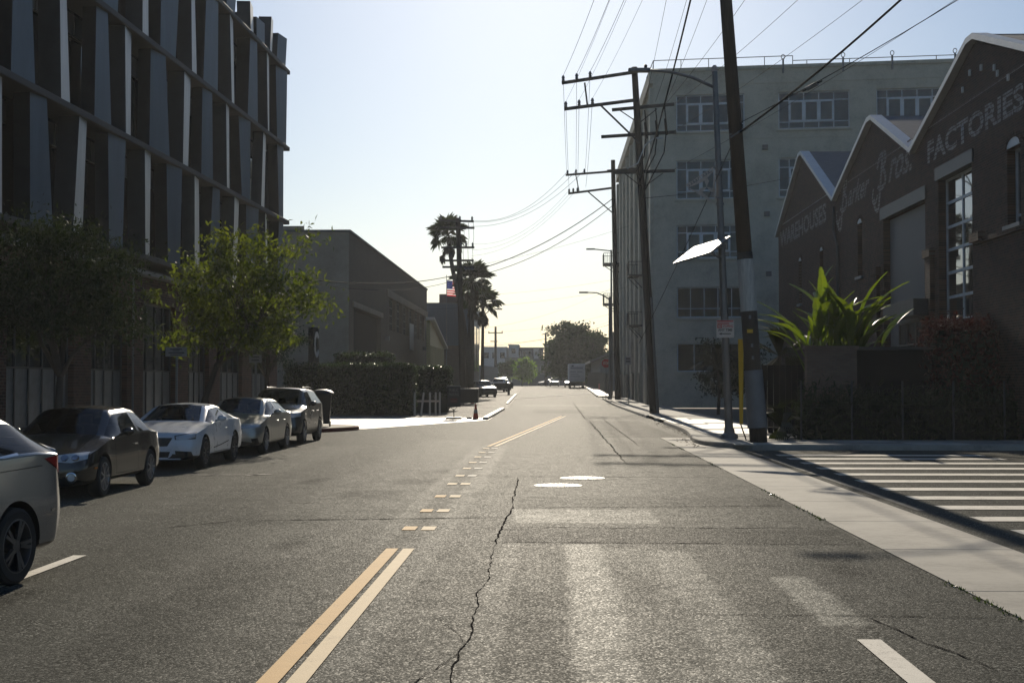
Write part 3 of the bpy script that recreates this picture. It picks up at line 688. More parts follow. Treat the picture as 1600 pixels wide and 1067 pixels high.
# roof rail with hooped anchor posts
mb = MB(); pts = [C0+FR*t+FN*-.4+Vector((0,0,LT)) for t in range(0, 13)]
mb.bar(pts[0]+Vector((0,0,.95)), pts[-3]+Vector((0,0,.95)), .05)
for p in pts[:-2:2]: mb.bar(p, p+Vector((0,0,.95)), .05)
mb.bar(pts[0]+Vector((0,0,.95)), pts[0]+Vector((-.4,1.5,.0)), .05)
mb.bar(pts[-3]+Vector((0,0,.6)), C0+FR*24+FN*-.4+Vector((0,0,LT+.6)), .05)
for t in range(11, 25, 3): p = C0+FR*t+FN*-.4+Vector((0,0,LT)); mb.bar(p, p+Vector((0,0,.6)), .05)
mb.build('roof_rail', M['galv'], lb)
for t in (9.3,13.5,16.9,21.2):
    p = C0+FR*t+FN*.12+Vector((0,0,LT-.4)); mb = MB(); mb.bar(p, p+Vector((0,0,1.0)), .12)
    mb.tube([p+Vector((0,0,1.0))+FR*.13*math.cos(a)+Vector((0,0,.17+.17*math.sin(a))) for a in [i*math.pi/5 for i in range(11)]], .03, 6); mb.build('roof_anchor', M['galv'], lb)
# iron balconies over the pavement
def balcony(y, z, out, L_, plants):
    b = MB().bb(7.58-out, 7.58, y, y+L_, z-.12, z).build('balcony', M['steel_dark'], lb)
    r = MB()
    for p0, p1 in (((7.58-out,y), (7.58-out,y+L_)), ((7.58-out,y), (7.55,y)), ((7.58-out,y+L_), (7.55,y+L_))):
        r.bar((*p0,z+1.05), (*p1,z+1.05), .05); n = int((Vector(p1)-Vector(p0)).length/.18)
        for i in range(n+1): q = Vector(p0)+(Vector(p1)-Vector(p0))*i/max(1,n); r.bar((q.x,q.y,z), (q.x,q.y,z+1.05), .025)
    r.build('railing', M['steel_dark'], b)
    for yy in (y+.1, y+L_-.1): MB().bar((7.58-out*.85,yy,z-.12), (7.57,yy,z-1.1), .07).build('bracket', M['steel_dark'], b)
    return b
for y, z, o_, L_ in ((146,14.5,1.75,3.5), (146,10.2,1.75,3.5), (112,10.6,1.1,3), (112,6.5,1.1,3)): balcony(y, z, o_, L_, True)

# ---- brick factory with three sawtooth gables
bw = thing('gabled_brick_factory', 'dark brick factory with three white-edged gables and painted wall lettering', 'building')
XF = 14.0
val = [(84.2,10.65), (67.4,10.65), (52.9,10.6), (37.6,10.6)]; pk = [(76.0,14.3), (59.6,13.1), (45.3,13.0)]
FO = (XF,84.2,0); FRt = (0,-1,0); FNn = (-1,0,0); s_ = lambda y: 84.2-y
openings = [(s_(49.75),s_(45.8),4.0,9.1), (s_(42.3),s_(41.1),6.6,8.95), (s_(62.7),s_(61.8),6.6,9.0), (s_(57.9),s_(51.5),1.0,8.65), (s_(71.4),s_(70.6),6.2,8.6), (s_(77.4),s_(76.6),6.2,8.6), (s_(40.5),s_(38.6),.2,4.6)]
mb = MB(); wall_holes(mb, FO, FRt, FNn, 46.6, 0, 10.5, openings, .45)
poly = []
for i in range(3): poly += [val[i], pk[i]]
poly.append(val[3])
for i in range(3):
    (a, za), (b, zb), (c, zc) = val[i], pk[i], val[i+1]
    mb.add([(XF,a,10.5), (XF,c,10.5), (XF,c,zc), (XF,b,zb), (XF,a,za)], [(0,1,2,3,4)])
mb.add([(XF,84.2,0), (XF+30,84.2,0), (XF+30,84.2,10.6), (XF,84.2,10.6)], [(0,1,2,3)])
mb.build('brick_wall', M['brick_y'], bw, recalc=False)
for i in range(3):
    (a, za), (b, zb), (c, zc) = val[i], pk[i], val[i+1]
    # flat ridge of about half a metre, then the two slopes, each a sheet running back from the street
    for n, (p, q) in (('roof_slope', ((a,za),(b+.35,zb))), ('roof_slope', ((b-.35,zb),(c,zc)))):
        m2 = MB(); m2.prism([(XF+.05,p[0],p[1]+.02), (XF+.05,q[0],q[1]+.02), (XF+.05,q[0],q[1]+.16), (XF+.05,p[0],p[1]+.16)], (34,0,0)); m2.build('roof_slope', M['roof_grey'], bw)
        m3 = MB(); m3.prism([(XF-.22,p[0],p[1]+.02), (XF-.22,q[0],q[1]+.02), (XF-.22,q[0],q[1]+.22), (XF-.22,p[0],p[1]+.22)], (.5,0,0)); m3.build('coping', M['metal_white'], bw)
    m4 = MB(); m4.bb(XF-.22, XF+.28, b-.35, b+.35, zb+.02, zb+.22); m4.build('coping', M['metal_white'], bw)
    MB().bb(XF+.3, XF+34, b-.35, b+.35, zb+.0, zb+.18).build('ridge', M['roof_grey'], bw)
window(bw, FO, FRt, FNn, *openings[0], frac(2), [0,.17,.34,.5,.66,.83,1], 'frame_light', 'glass_wob', .09, .3, .1)
for k in (1, 2, 4, 5):
    o = openings[k]; window(bw, FO, FRt, FNn, *o, [0,1], [0,.13,1], 'frame_light', 'glass_wob', .11, .28, .07)
    a, b, _, z = o; ym = 84.2-(a+b)/2; w2 = (b-a)/2+.02                                    # arched head with a row of voussoirs
    m5 = MB()
    for j in range(9):
        t0 = math.pi*(j+.08)/9; t1 = math.pi*(j+.92)/9; r0, r1 = w2, w2+.24
        m5.prism([(XF-.04, ym+r0*math.cos(t0), z+.45*r0*math.sin(t0)), (XF-.04, ym+r1*math.cos(t0), z+.5*r1*math.sin(t0)), (XF-.04, ym+r1*math.cos(t1), z+.5*r1*math.sin(t1)), (XF-.04, ym+r0*math.cos(t1), z+.45*r0*math.sin(t1))], (.1,0,0))
    m5.build('arch', M['brick_y'], bw)
    MB().prism([(XF-.01, ym+w2*math.cos(t), z+.45*w2*math.sin(t)) for t in [i*math.pi/8 for i in range(9)]], (.05,0,0)).build('arch_panel', M['frame_light'], bw)
    MB().bb(XF-.12, XF+.1, ym-w2-.15, ym+w2+.15, o[2]-.12, o[2]).build('sill', M['galv'], bw)
M['door_grey'] = mat('grey_loading_door', (.115,.12,.125), .6, .2, var=.1)
MB().bb(XF+.25, XF+.35, 51.6, 57.8, 4.9, 8.6).build('loading_door', M['door_grey'], bw)
MB().bb(XF+.24, XF+.34, 51.6, 57.8, 1.0, 4.85).build('loading_door', M['door_grey'], bw)
MB().bb(XF-.06, XF+.2, 51.3, 58.3, 8.65, 9.15).build('lintel', M['frame_dark'], bw)
MB().bb(XF-.06, XF+.2, 45.6, 50.0, 9.1, 9.55).build('lintel', M['frame_dark'], bw)
MB().bb(XF-.7, XF-.02, 50.6, 55.2, 4.3, 4.9).build('awning', M['steel_dark'], bw)
window(bw, (XF-.06,84.2,0), FRt, FNn, s_(55.4), s_(51.6), 1.2, 4.2, frac(3), [0,.7,1], 'frame_dark', 'glass', .08, .05, .06, name='shop_window')
for y in (50.7, 58.9, 66.9): MB().bb(XF-.16, XF-.002, y-.35, y+.35, 0, 6.4).build('pier', M['brick_y'], bw)
for y in (50.7, 58.9, 45.0): MB().bb(XF-.22, XF-.003, y-.5, y+.5, 6.4, 6.7).build('pier_cap', M['brick_y'], bw)
MB().bb(XF-.1, XF-.002, 37.6, 45.5, 6.35, 6.5).build('string_course', M['brick_y'], bw)
MB().tube([(XF-.1,67.4,10.4), (XF-.12,67.4,9.2), (XF-.1,66.6,8.4), (XF-.1,66.5,.2)], .07).build('downpipe', M['frame_dark'], bw)
for y, z in ((45.8,12.1), (44.6,12.0), (43.3,11.7), (43.0,11.45), (46.6,11.7), (42.0,11.1)): MB().box((XF-.04,y,z), (.06,.12,.2)).build('wall_anchor', M['white'], bw)
# painted lettering
def text_mesh(name, s, w_, h_, m, parent, O, U, V, shear=0.0, bold=0.0, out=None):
    cu = bpy.data.curves.new('t', 'FONT'); cu.body = s; cu.size = 1; cu.shear = shear; cu.offset = bold; cu.resolution_u = 3
    ob = bpy.data.objects.new('t', cu); COL.objects.link(ob)
    me = bpy.data.meshes.new_from_object(ob.evaluated_get(bpy.context.evaluated_depsgraph_get()))
    bpy.data.objects.remove(ob); bpy.data.curves.remove(cu)
    P = np.array([v.co[:] for v in me.vertices]); lo = P.min(0); hi = P.max(0)
    U = Vector(U); V = Vector(V); O = Vector(O)
    for v in me.vertices:
        a = (v.co.x-lo[0])/(hi[0]-lo[0])*w_; b = (v.co.y-lo[1])/(hi[1]-lo[1])*h_
        v.co = O+U*a+V*b
    me.materials.clear(); me.materials.append(m); me.name = name; me.update()
    return put(name, me, parent)
def lettermat(name, col, wear=.5):
    m, nt, p, N, L = newmat(name); tc = N('ShaderNodeTexCoord'); v = tc.outputs['Object']; sp = N('ShaderNodeSeparateXYZ'); L(v, sp.inputs[0])
    course = mathn(nt, 'FRACT', mathn(nt, 'MULTIPLY', sp.outputs['Z'], 1/.15))
    f = mathn(nt, 'ADD', noise(nt, v, 5, 5, .8), mathn(nt, 'MULTIPLY', mathn(nt, 'GREATER_THAN', course, .7), -.16))
    f = ramp(nt, f, [(wear-.1, (0,0,0)), (wear+.1, (1,1,1))])
    L(mixc(nt, f, (.085,.045,.033), col), p.inputs['Base Color']); p.inputs['Roughness'].default_value = .85; return m
M['letter'] = lettermat('painted_letters', (.42,.41,.39), .45); M['letter_faint'] = lettermat('painted_letters_faint', (.33,.32,.30), .46)
def word(s, y0, y1, z, h, m, shear=0, bold=.02):
    return text_mesh('lettering', s, y0-y1, h, M[m], bw, (XF-.006,y0,z), (0,-1,0), (0,0,1), shear, bold)
word('WAREHOUSES', 83.6, 69.7, 9.95, 1.0, 'letter_faint', bold=.03)
word('FACTORIES', 51.1, 40.75, 9.9, .82, 'letter', bold=.03)
word('arker', 64.7, 60.3, 10.05, 1.0, 'letter_faint', .5)
word('ros.', 57.0, 53.3, 10.0, .95, 'letter_faint', .5)
def stroke(pts, y0, z0, sc, wd=.2):
    q = smooth_path([(a, b) for a, b in pts], 3); mb = MB(); vs = []
    for i, p in enumerate(q):
        d = (Vector(q[min(i+1,len(q)-1)])-Vector(q[max(i-1,0)])).normalized()
        for s in (-1, 1): vs.append((XF-.006-.0004*i, y0-(p[0]*sc*1.75-d.y*s*wd*.8), z0+p[1]*sc+d.x*s*wd/2))
    mb.add(vs, [(2*i, 2*i+1, 2*i+3, 2*i+2) for i in range(len(q)-1)]).build('lettering', M['letter_faint'], bw, recalc=False)
for y0 in (67.0, 59.5):       # the two swash capitals B
    stroke([(0,-.25), (.1,-.75), (.45,-.9), (.6,-.3), (.75,.5), (.95,1.35)], y0, 10.0, 1.0)
    stroke([(.35,.9), (.6,1.4), (1.15,1.5), (1.25,1.05), (.8,.75), (1.2,.6), (1.2,.1), (.75,-.05), (.45,.15)], y0, 10.0, 1.0)
    stroke([(-.05,.2), (-.2,-.35), (.15,-.55), (.4,-.2)], y0, 10.0, 1.0, .14)
for i, (a, b) in enumerate(((83.6,69.5), (66.5,53.3), (51.0,38.5))): MB().bb(XF-.012, XF-.004, b, a, 11.18 if i else 11.25, 11.25 if i else 11.31).build('painted_rule', M['letter_faint'], bw)

# ---- right, beyond the loft: white shed behind a dark fence
ws = thing('white_shed', 'pale low shed with pitched grey roof beyond the dark fence', 'shed')
M['pale_wall'] = mat('pale_wall', (.28,.29,.30), .8)
g_ = zg(180)
MB().bb(6.9, 24, 187, 230, g_, 5.0).build('wall', M['pale_wall'], ws)
MB().prism([(5.5,185.5,4.5), (15.3,185.5,8.5), (25,185.5,4.6), (25,185.5,4.8), (15.3,185.5,8.8), (5.5,185.5,4.75)], (0,46,0)).build('roof', M['galv'], ws)
MB().prism([(6.9,186.9,4.9), (15.3,186.9,8.3), (24,186.9,4.9)], (0,.3,0)).build('gable', M['pale_wall'], ws)
for i in range(10): MB().bb(7.6+i*.9, 7.66+i*.9, 186.85, 186.9, g_, 5.0).build('batten', M['pale_wall'], ws)
fe = thing('dark_fence', 'dark screened fence between the far pavement and the pale shed', 'fence')
for i in range(28):
    y = 140+i*4.0; x = 6.35+i*.004
    MB().bb(x, x+.05, y, y+3.96, zg(y), zg(y)+2.3).build('screen', M['recess'], fe); MB().tube([(x-.04,y,zg(y)), (x-.04,y,zg(y)+2.5)], .04, 6).build('post', M['galv'], fe)
MB().bb(6.29, 6.33, 172, 176.0, zg(174)+.05, zg(174)+.9).build('red_panel', M['red'], fe)
# ---- the far end of the street
M['far_white'] = mat('far_white', (.34,.37,.40), .8); M['far_dark'] = mat('far_dark', (.07,.085,.10), .8); M['far_tan'] = mat('far_tan', (.17,.165,.155), .85); M['far_mid'] = mat('far_mid', (.12,.13,.14), .85)
def far_block(label, x0, x1, y, dep, h, m, wins=None, roof=True):
    o = thing('far_building', label, 'building', ((x0+x1)/2, y, 1.0)); W = x1-x0
    MB().bb(-W/2, W/2, 0, dep, 0, h).build('wall', M[m], o)
    MB().bb(-W/2-.15, W/2+.15, -.15, dep, h, h+.25).build('parapet', M[m], o)
    if wins:
        nx, nz, ww_, wh = wins
        for i in range(nx):
            for j in range(nz):
                cx = -W/2+W*(i+.5)/nx; cz = h*(j+.6)/nz
                f = MB().box((cx,-.03,cz), (ww_+.2,.06,wh+.2)).build('window', M['far_white'], o); MB().box((cx,-.07,cz), (ww_,.04,wh)).build('pane', M['glass'], f)
    return o
far_block('pale apartment block at the far end, left of the tall box', -16.2, -10.4, 335, 20, 9.2, 'far_white', (3,2,1.1,1.4))
far_block('pale narrow box tower at the far end of the street', -10.0, -7.6, 340, 15, 9.9, 'far_white', (1,3,1,1.2))
far_block('dark apartment block with a white panel at the far end', -8.2, -1.5, 345, 15, 9.3, 'far_dark', (5,3,.7,1.1))
far_block('white stair panel on the dark far block', -3.8, -2.7, 343.5, 1.2, 8.9, 'far_white', (1,4,.6,.8))
far_block('grey block right of the far street lamp', -1.2, 4.0, 342, 15, 10.1, 'far_mid', (3,3,.9,1.2))
far_block('tan windowless wall building closing the street on the left', -10.0, -4.8, 312, 12, 6.2, 'far_tan')
far_block('dark low commercial building closing the street on the right', -4.7, 9.0, 318, 12, 6.0, 'far_mid', (6,1,1.3,1.5))
far_block('low dark building behind the left kerb cars', -22, -14.2, 262, 12, 5.8, 'far_dark', (4,1,1.2,1.2))

# ------------------------------------------------------------------ vegetation
def leaf_mesh(name, C, D, Nn, L_, W_, m, fold=.25):
    """many small folded leaves; C centres, D long axes, Nn normals (arrays)"""
    n = len(C); D = D/np.linalg.norm(D, axis=1)[:,None]; S = np.cross(D, Nn); S /= (np.linalg.norm(S, axis=1)[:,None]+1e-9); U = np.cross(S, D)
    L_ = np.broadcast_to(L_, (n,))[:,None]; W_ = np.broadcast_to(W_, (n,))[:,None]
    V = np.stack([C-D*L_*.5, C-D*L_*.05+S*W_*.5+U*W_*fold, C+D*L_*.5, C-D*L_*.05-S*W_*.5+U*W_*fold], 1).reshape(-1,3)
    me = bpy.data.meshes.new(name); me.vertices.add(4*n); me.vertices.foreach_set('co', V.ravel())
    idx = np.arange(4*n).reshape(-1,4); tri = np.concatenate([idx[:,[0,1,2]], idx[:,[0,2,3]]], 1).ravel()
    me.loops.add(6*n); me.loops.foreach_set('vertex_index', tri.astype(np.int32))
    me.polygons.add(2*n); me.polygons.foreach_set('loop_start', np.arange(0,6*n,3,dtype=np.int32)); me.polygons.foreach_set('loop_total', np.full(2*n,3,dtype=np.int32))
    me.materials.append(M[m]); me.update(); me.validate(); return me
def tree(name, label, base, limbs_to, cen, rad, n, L_, W_, leaf, seed, clumps=40, spread=.34, droop=.5, trunk_r=.12, group=None, cat='tree', fill=.55, stems=1, lean=(0,0)):
    r = np.random.default_rng(seed); rr = random.Random(seed)
    t = thing(name, label, cat, base, 0, group); cen = np.array(cen); rad = np.array(rad)
    P = r.normal(size=(clumps,3)); P /= np.linalg.norm(P,axis=1)[:,None]; P *= r.uniform(fill, 1.0, (clumps,1)); P *= (1+.18*r.normal(size=(clumps,1)))
    P[:,2] = np.where(P[:,2] < -.75, -.75+.2*r.random(clumps), P[:,2]); CL = cen+P*rad
    tb = MB(); fork = Vector(limbs_to)
    for s in range(stems):
        off = Vector((rr.uniform(-.15,.15), rr.uniform(-.15,.15), 0))*(stems > 1)
        mid = fork*.5+Vector((lean[0], lean[1], 0))*.5+off; tb.tube([off, off*.7+mid*.5, mid, fork+off*.5], [trunk_r*1.25, trunk_r, trunk_r*.85, trunk_r*.7], 8)
    # a few main limbs, each splitting towards the leaf clumps nearest to it
    npri = 6; pri = []
    for i in range(npri):
        c = Vector(CL[(i*clumps)//npri]); e = fork+(c-fork)*.55+Vector((rr.uniform(-.1,.1), rr.uniform(-.1,.1), rr.uniform(.0,.15)))*rad[2]
        m1 = fork+(e-fork)*.5+Vector((rr.uniform(-.12,.12), rr.uniform(-.12,.12), rr.uniform(-.05,.12)))*rad[2]; pri.append((m1, e))
        tb.tube([fork-Vector((0,0,.08)), m1, e], [trunk_r*.62, trunk_r*.42, trunk_r*.25], 6, caps=False)
    for i in range(clumps):
        c = Vector(CL[i]); m1, e = min(pri, key=lambda q: (q[1]-c).length); s0 = e if rr.random() < .6 else m1.lerp(e, .5)
        k = s0.lerp(c, .5)+Vector((rr.uniform(-.1,.1), rr.uniform(-.1,.1), rr.uniform(-.05,.15)))*rad[2]*.6
        tb.tube([s0, k, c], [trunk_r*.22, trunk_r*.13, trunk_r*.05], 5, caps=False)
    tb.build('trunk', M['bark'], t, smooth=True, recalc=False)
    k = r.integers(0, clumps, n); sz = spread*rad.mean()*r.uniform(.6,1.3,clumps)
    Q = CL[k]+r.normal(size=(n,3))*sz[k][:,None]*np.array([1,1,.7])*.55
    D = r.normal(size=(n,3)); D[:,2] -= droop; Nn = r.normal(size=(n,3)); Nn[:,2] += .9
    put('crown', leaf_mesh('crown', Q, D, Nn, L_*r.uniform(.7,1.3,n), W_*r.uniform(.8,1.2,n), leaf), t)
    return t
tree('street_tree', 'sunlit street tree with glossy green leaves behind the white and silver cars', (-11.1,43.0,.14), (.7,.0,2.3), (1.45,0,4.25), (2.35,2.2,2.1), 7200, .2, .085, 'leaf_a', 3, 72, .25, .8, .1, stems=2, fill=.45)
tree('street_tree', 'dark street tree with fine leaves at the left edge', (-11.2,31.0,.14), (.1,0,1.9), (.05,0,4.0), (1.95,2.0,1.75), 15000, .13, .045, 'leaf_dark', 5, 72, .33, .6, .11, fill=.45)
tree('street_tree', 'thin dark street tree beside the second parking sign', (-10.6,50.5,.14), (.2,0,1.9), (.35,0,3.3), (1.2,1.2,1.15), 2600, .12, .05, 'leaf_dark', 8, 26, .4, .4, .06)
tree('round_tree', 'large round dark-green tree over the box truck', (7.0,232,1.0), (-.6,0,2.6), (-2.3,0,5.3), (4.7,4.7,4.5), 30000, .5, .32, 'leaf_ficus', 9, 130, .26, .2, .3, fill=.72)
tree('leafy_tree', 'smaller green tree between the round tree and the pale shed', (8.2,236,1.0), (0,0,2.2), (.2,0,4.6), (2.6,2.6,2.3), 5000, .4, .22, 'leaf_ficus', 10, 40, .3, .2, .15)
tree('young_tree', 'small lime-green tree standing in front of the far wall', (-5.6,285,1.0), (0,0,1.6), (0,0,3.3), (2.6,2.6,2.6), 3500, .5, .3, 'leaf_lime', 12, 36, .34, .2, .12)
tree('round_shrub', 'dark round shrub left of the lime-green tree', (-9.0,275,1.0), (0,0,1.6), (0,0,3.4), (1.7,1.7,1.7), 2200, .45, .25, 'leaf_ficus', 13, 24, .34, .2, .12, cat='shrub')
def hedge(name, label, x0, x1, y0, y1, z1, leaf, n, L_=.12, W_=.07, seed=1, z0=.1, cat='hedge', rough=.07):
    r = np.random.default_rng(seed); t = thing(name, label, cat, ((x0+x1)/2, (y0+y1)/2, zg(y0))); hx, hy = (x1-x0)/2, (y1-y0)/2
    MB().bb(-hx+.14, hx-.14, -hy+.14, hy-.14, 0, z1-.14).build('core', M['hedge_core'], t)
    A = np.array([2*hx*z1, 2*hx*z1*.3, 2*hy*z1, 2*hy*z1*.6, 4*hx*hy*1.3]); k = r.choice(5, n, p=A/A.sum()); u = r.uniform(-1,1,n); v = r.random(n)
    Q = np.zeros((n,3)); dn = r.normal(size=n)*rough-.05+.05*np.sin(u*9+v*5)
    NN = np.array([[0,-1,.3],[0,1,.3],[1,0,.3],[-1,0,.3],[0,0,1]])[k]
    for f in range(5):
        m = k == f
        if f < 2: Q[m] = np.stack([u[m]*hx, (-1 if f == 0 else 1)*(hy+dn[m]), z0+(z1-z0)*v[m]], 1)
        elif f < 4: Q[m] = np.stack([(1 if f == 2 else -1)*(hx+dn[m]), u[m]*hy, z0+(z1-z0)*v[m]], 1)
        else: Q[m] = np.stack([u[m]*hx, (2*v[m]-1)*hy, z1+dn[m]*1.1+.02], 1)
    D = r.normal(size=(n,3))*.8+NN*.5; Nn = NN+r.normal(size=(n,3))*.7
    put('foliage', leaf_mesh('foliage', Q, D, Nn, L_*r.uniform(.7,1.3,n), W_*r.uniform(.7,1.3,n), leaf), t); return t
hedge('clipped_hedge', 'long clipped dark hedge behind the dark SUV and the driveway', -14.6, -7.5, 75.5, 77.2, 2.75, 'leaf_hedge', 17000, .16, .09, 1)
hedge('clipped_hedge', 'shorter clipped hedge above the white posts', -8.6, -6.0, 82.5, 84.5, 2.7, 'leaf_hedge', 5000, .16, .09, 2, z0=.9)
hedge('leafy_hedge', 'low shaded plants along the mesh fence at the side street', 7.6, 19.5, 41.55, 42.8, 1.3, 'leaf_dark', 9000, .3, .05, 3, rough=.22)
hedge('red_hedge', 'dark red-leaved hedge on the right edge, below the brick factory', 12.0, 17.5, 43.2, 45.0, 3.6, 'leaf_red', 11000, .17, .08, 4, rough=.16)
hedge('vine_mound', 'yellow-green vine on the wall behind the clipped hedge', -13.2, -9.6, 84.0, 85.2, 3.55, 'leaf_hedge', 2600, .2, .12, 5)

def frond_fan(seed, nb=11, L_=1.15, m='leaf_palm', ang=1.35):
    r = random.Random(seed); mb = MB(); mb.tube([(0,0,0), (.45,0,.12), (.9,0,.1)], [.035,.025,.018], 4, caps=False)
    for i in range(nb):
        a = -ang+2*ang*i/(nb-1); l = L_*(1-.18*abs(a))*r.uniform(.9,1.1); d = Vector((math.cos(a), math.sin(a), 0)); s = Vector((-math.sin(a), math.cos(a), 0))*.075
        o = Vector((.85,0,.1)); k = o+d*l*.55+Vector((0,0,.05)); e = o+d*l+Vector((0,0,-.38*l*r.uniform(.6,1.3)))
        mb.add([o, k+s, e, k-s], [(0,1,2), (0,2,3)])
    return mb.mesh('frond', M[m], recalc=False)
FRD = [frond_fan(i) for i in range(4)]; DEAD = [frond_fan(20+i, 8, .95, 'leaf_dead', .8) for i in range(2)]
def palm(label, base, top, sc, nf, nd, seed, r0=.26):
    r = random.Random(seed); t = thing('fan_palm', label, 'palm tree', base, 0, 'fan palms along the left side'); T = Vector(top)-Vector(base)
    mid = T*.5+Vector((T.x*-.12, 0, 0)); MB().tube([(0,0,0), T*.25+Vector((T.x*-.1,0,0)), mid, T*.8, T], [r0*1.3, r0, r0*.9, r0*.8, r0*.75], 10).build('trunk', M['palm_bark'], t, smooth=True)
    for i in range(nf):
        o = put('frond', FRD[i % 4], t, T+Vector((0,0,.1))); el = R(-35+115*(i/nf)**.8+r.uniform(-8,8)); o.rotation_euler = (r.uniform(-.4,.4), -el, i*2.4+r.uniform(-.3,.3)); s = sc*r.uniform(.85,1.1); o.scale = (s,s,s)
    for i in range(nd):
        o = put('dead_frond', DEAD[i % 2], t, T-Vector((0,0,.1+.9*r.random()*sc))); o.rotation_euler = (r.uniform(-.3,.3), R(r.uniform(62,84)), i*2.4); s = sc*r.uniform(.7,1.0); o.scale = (s,s,s)
    return t
palm('tallest fan palm, leaning left beside the utility pole', (-7.4,132,zg(132)), (-9.75,132,15.8), 1.15, 30, 10, 1)
palm('stout fan palm directly behind the left utility pole', (-8.2,138,zg(138)), (-7.7,138,11.9), 1.2, 34, 14, 2, .24)
palm('lower fan palm close against the stout palm', (-8.2,146,zg(146)), (-8.1,146,10.9), 1.1, 26, 10, 6, .22)
palm('rightmost fan palm, beside the left street lamp', (-7.3,150,zg(150)), (-7.2,150,10.4), 1.15, 28, 14, 3, .2)

# big-leaved bird-of-paradise clump that catches the sun above the planter
def paddle(seed, L_=1.7, W_=.42):
    r = random.Random(seed); mb = MB(); n = 14; pet = 1.35
    st = [(0,0,0), (.05,0,pet*.5), (.14,0,pet)]; mb.tube(st, [.03,.025,.018], 5, caps=False); vs = []; cur = r.uniform(.3,.95)
    for i in range(n+1):
        t = i/n; x = .14+cur*t*t*L_*.8+.1*t; z = pet+L_*t*(1-.28*cur*t); h = W_/2*math.sin(math.pi*min(1,(t*.93+.05)))**.6*(1 if i % 4 else .8)
        dx = .10*math.sin(t*9+seed)
        vs += [(x-.1*h/W_, -h, z+.14*h+dx*.1), (x, 0, z), (x-.1*h/W_, h, z+.14*h-dx*.1)]
    for i in range(n):
        a = 3*i; b = 3*i+3
        mb.add([vs[a],vs[a+1],vs[b+1],vs[b]], [(0,1,2,3)]); mb.add([vs[a+1],vs[a+2],vs[b+2],vs[b+1]], [(0,1,2,3)])
    return mb.mesh('leaf', M['leaf_banana'], recalc=False)
PD = [paddle(i, 1.6+.12*i, .31+.03*(i % 3)) for i in range(6)]
bp = thing('paradise_plant', 'bright green paddle-leaved banana-like plant above the brick planter', 'plant', (9.4,45.6,1.6))
r_ = random.Random(4)
for i in range(84):
    o = put('leaf', PD[i % 6], bp, (r_.uniform(-.85,.95), r_.uniform(-.6,.6), r_.uniform(0,.5)+(.35 if i % 5 == 0 else 0)))
    o.rotation_euler = (r_.uniform(-.12,.12), r_.uniform(-.15,.5), r_.uniform(0,6.28)); s = r_.uniform(.6,1.14); o.scale = (s,s,s)
MB().tube([(0,0,-1.4), (.05,0,.3), (0,0,.8)], [.2,.16,.08], 8).build('stem', M['bark'], bp)
# shaded spiky palms left of it
def spiky(label, base, h, nl, L_, seed, m='leaf_dark'):
    r = random.Random(seed); t = thing('spiky_palm', label, 'plant', base); MB().tube([(0,0,0), (.05,0,h*.5), (0,0,h)], [.1,.08,.07], 7).build('trunk', M['bark'], t)
    mb = MB()
    for i in range(7):
        a = -.2+.4*i/6; mb.add([(0,-.03,0), (0,.03,0), (L_*.6,a*.5+.03,.18*L_), (L_*.6,a*.5-.03,.18*L_)], [(0,1,2,3)]); mb.add([(L_*.6,a*.5-.03,.18*L_), (L_*.6,a*.5+.03,.18*L_), (L_,a*1.2,-.15*L_)], [(0,1,2)])
    me = mb.mesh('frond', M[m], recalc=False)
    for i in range(nl): o = put('frond', me, t, (0,0,h)); o.rotation_euler = (0, -R(r.uniform(-45,75)), i*2.4)
    return t
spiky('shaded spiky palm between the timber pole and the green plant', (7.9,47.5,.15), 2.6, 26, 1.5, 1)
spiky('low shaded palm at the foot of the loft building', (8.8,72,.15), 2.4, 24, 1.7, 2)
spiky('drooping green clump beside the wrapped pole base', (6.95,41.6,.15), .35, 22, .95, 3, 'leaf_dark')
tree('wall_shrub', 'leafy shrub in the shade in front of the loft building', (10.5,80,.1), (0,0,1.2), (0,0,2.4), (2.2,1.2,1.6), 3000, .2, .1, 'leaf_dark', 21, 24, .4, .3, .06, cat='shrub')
# walls and mesh fence of the corner garden
pw = thing('brick_planter', 'low brick planter wall beneath the green paddle-leaved plant', 'wall', (0,0,.12))
MB().bb(8.0, 9.55, 43.0, 43.35, 0, 2.75).build('brick_wall', M['brick_x'], pw); MB().bb(7.95, 9.6, 42.95, 43.4, 2.75, 2.86).build('coping', M['brick_x'], pw)
dw = thing('garden_wall', 'dark rendered garden wall right of the brick planter', 'wall', (0,0,.12))
MB().bb(9.62, 19.5, 43.9, 44.1, 0, 2.75).build('wall', M['recess'], dw); MB().bb(9.6, 19.6, 43.85, 44.15, 2.76, 2.85).build('coping', M['slab'], dw)
dw2 = thing('garden_gate_wall', 'dark boarded gate behind the timber pole', 'gate', (0,0,.12))
for i in range(8): MB().bb(6.9+i*.2, 7.08+i*.2, 46.2, 46.28, 0, 2.3).build('board', M['recess'], dw2)
mf = thing('mesh_fence', 'dark green mesh fence with thin posts along the side street pavement', 'fence', (0,41.25,.14))
M['mesh_green'] = mat('green_screen', (.012,.022,.019), .8, var=.3)
for i in range(9):
    x = 7.5+i*1.5; MB().tube([(x,0,0), (x,0,1.75)], .03, 6).build('post', M['frame_dark'], mf)
    if i < 8:
        mb = MB()
        for k in range(8): mb.bar((x,0,.15+k*.2), (x+1.5,0,.15+k*.2), .006)
        for k in range(10): mb.bar((x+.15*k,0,.05), (x+.15*k,0,1.6), .006)
        mb.build('mesh_panel', M['mesh_green'], mf)

# ------------------------------------------------------------------ poles, lamps, signs, wires
def lerp(a, b, t): return Vector(a)+(Vector(b)-Vector(a))*t
def insul(mb, p, h=.3): mb.lathe([(.05,0), (.1,.08), (.06,.14), (.1,.2), (.05,h)], 8, Matrix.Translation(p))
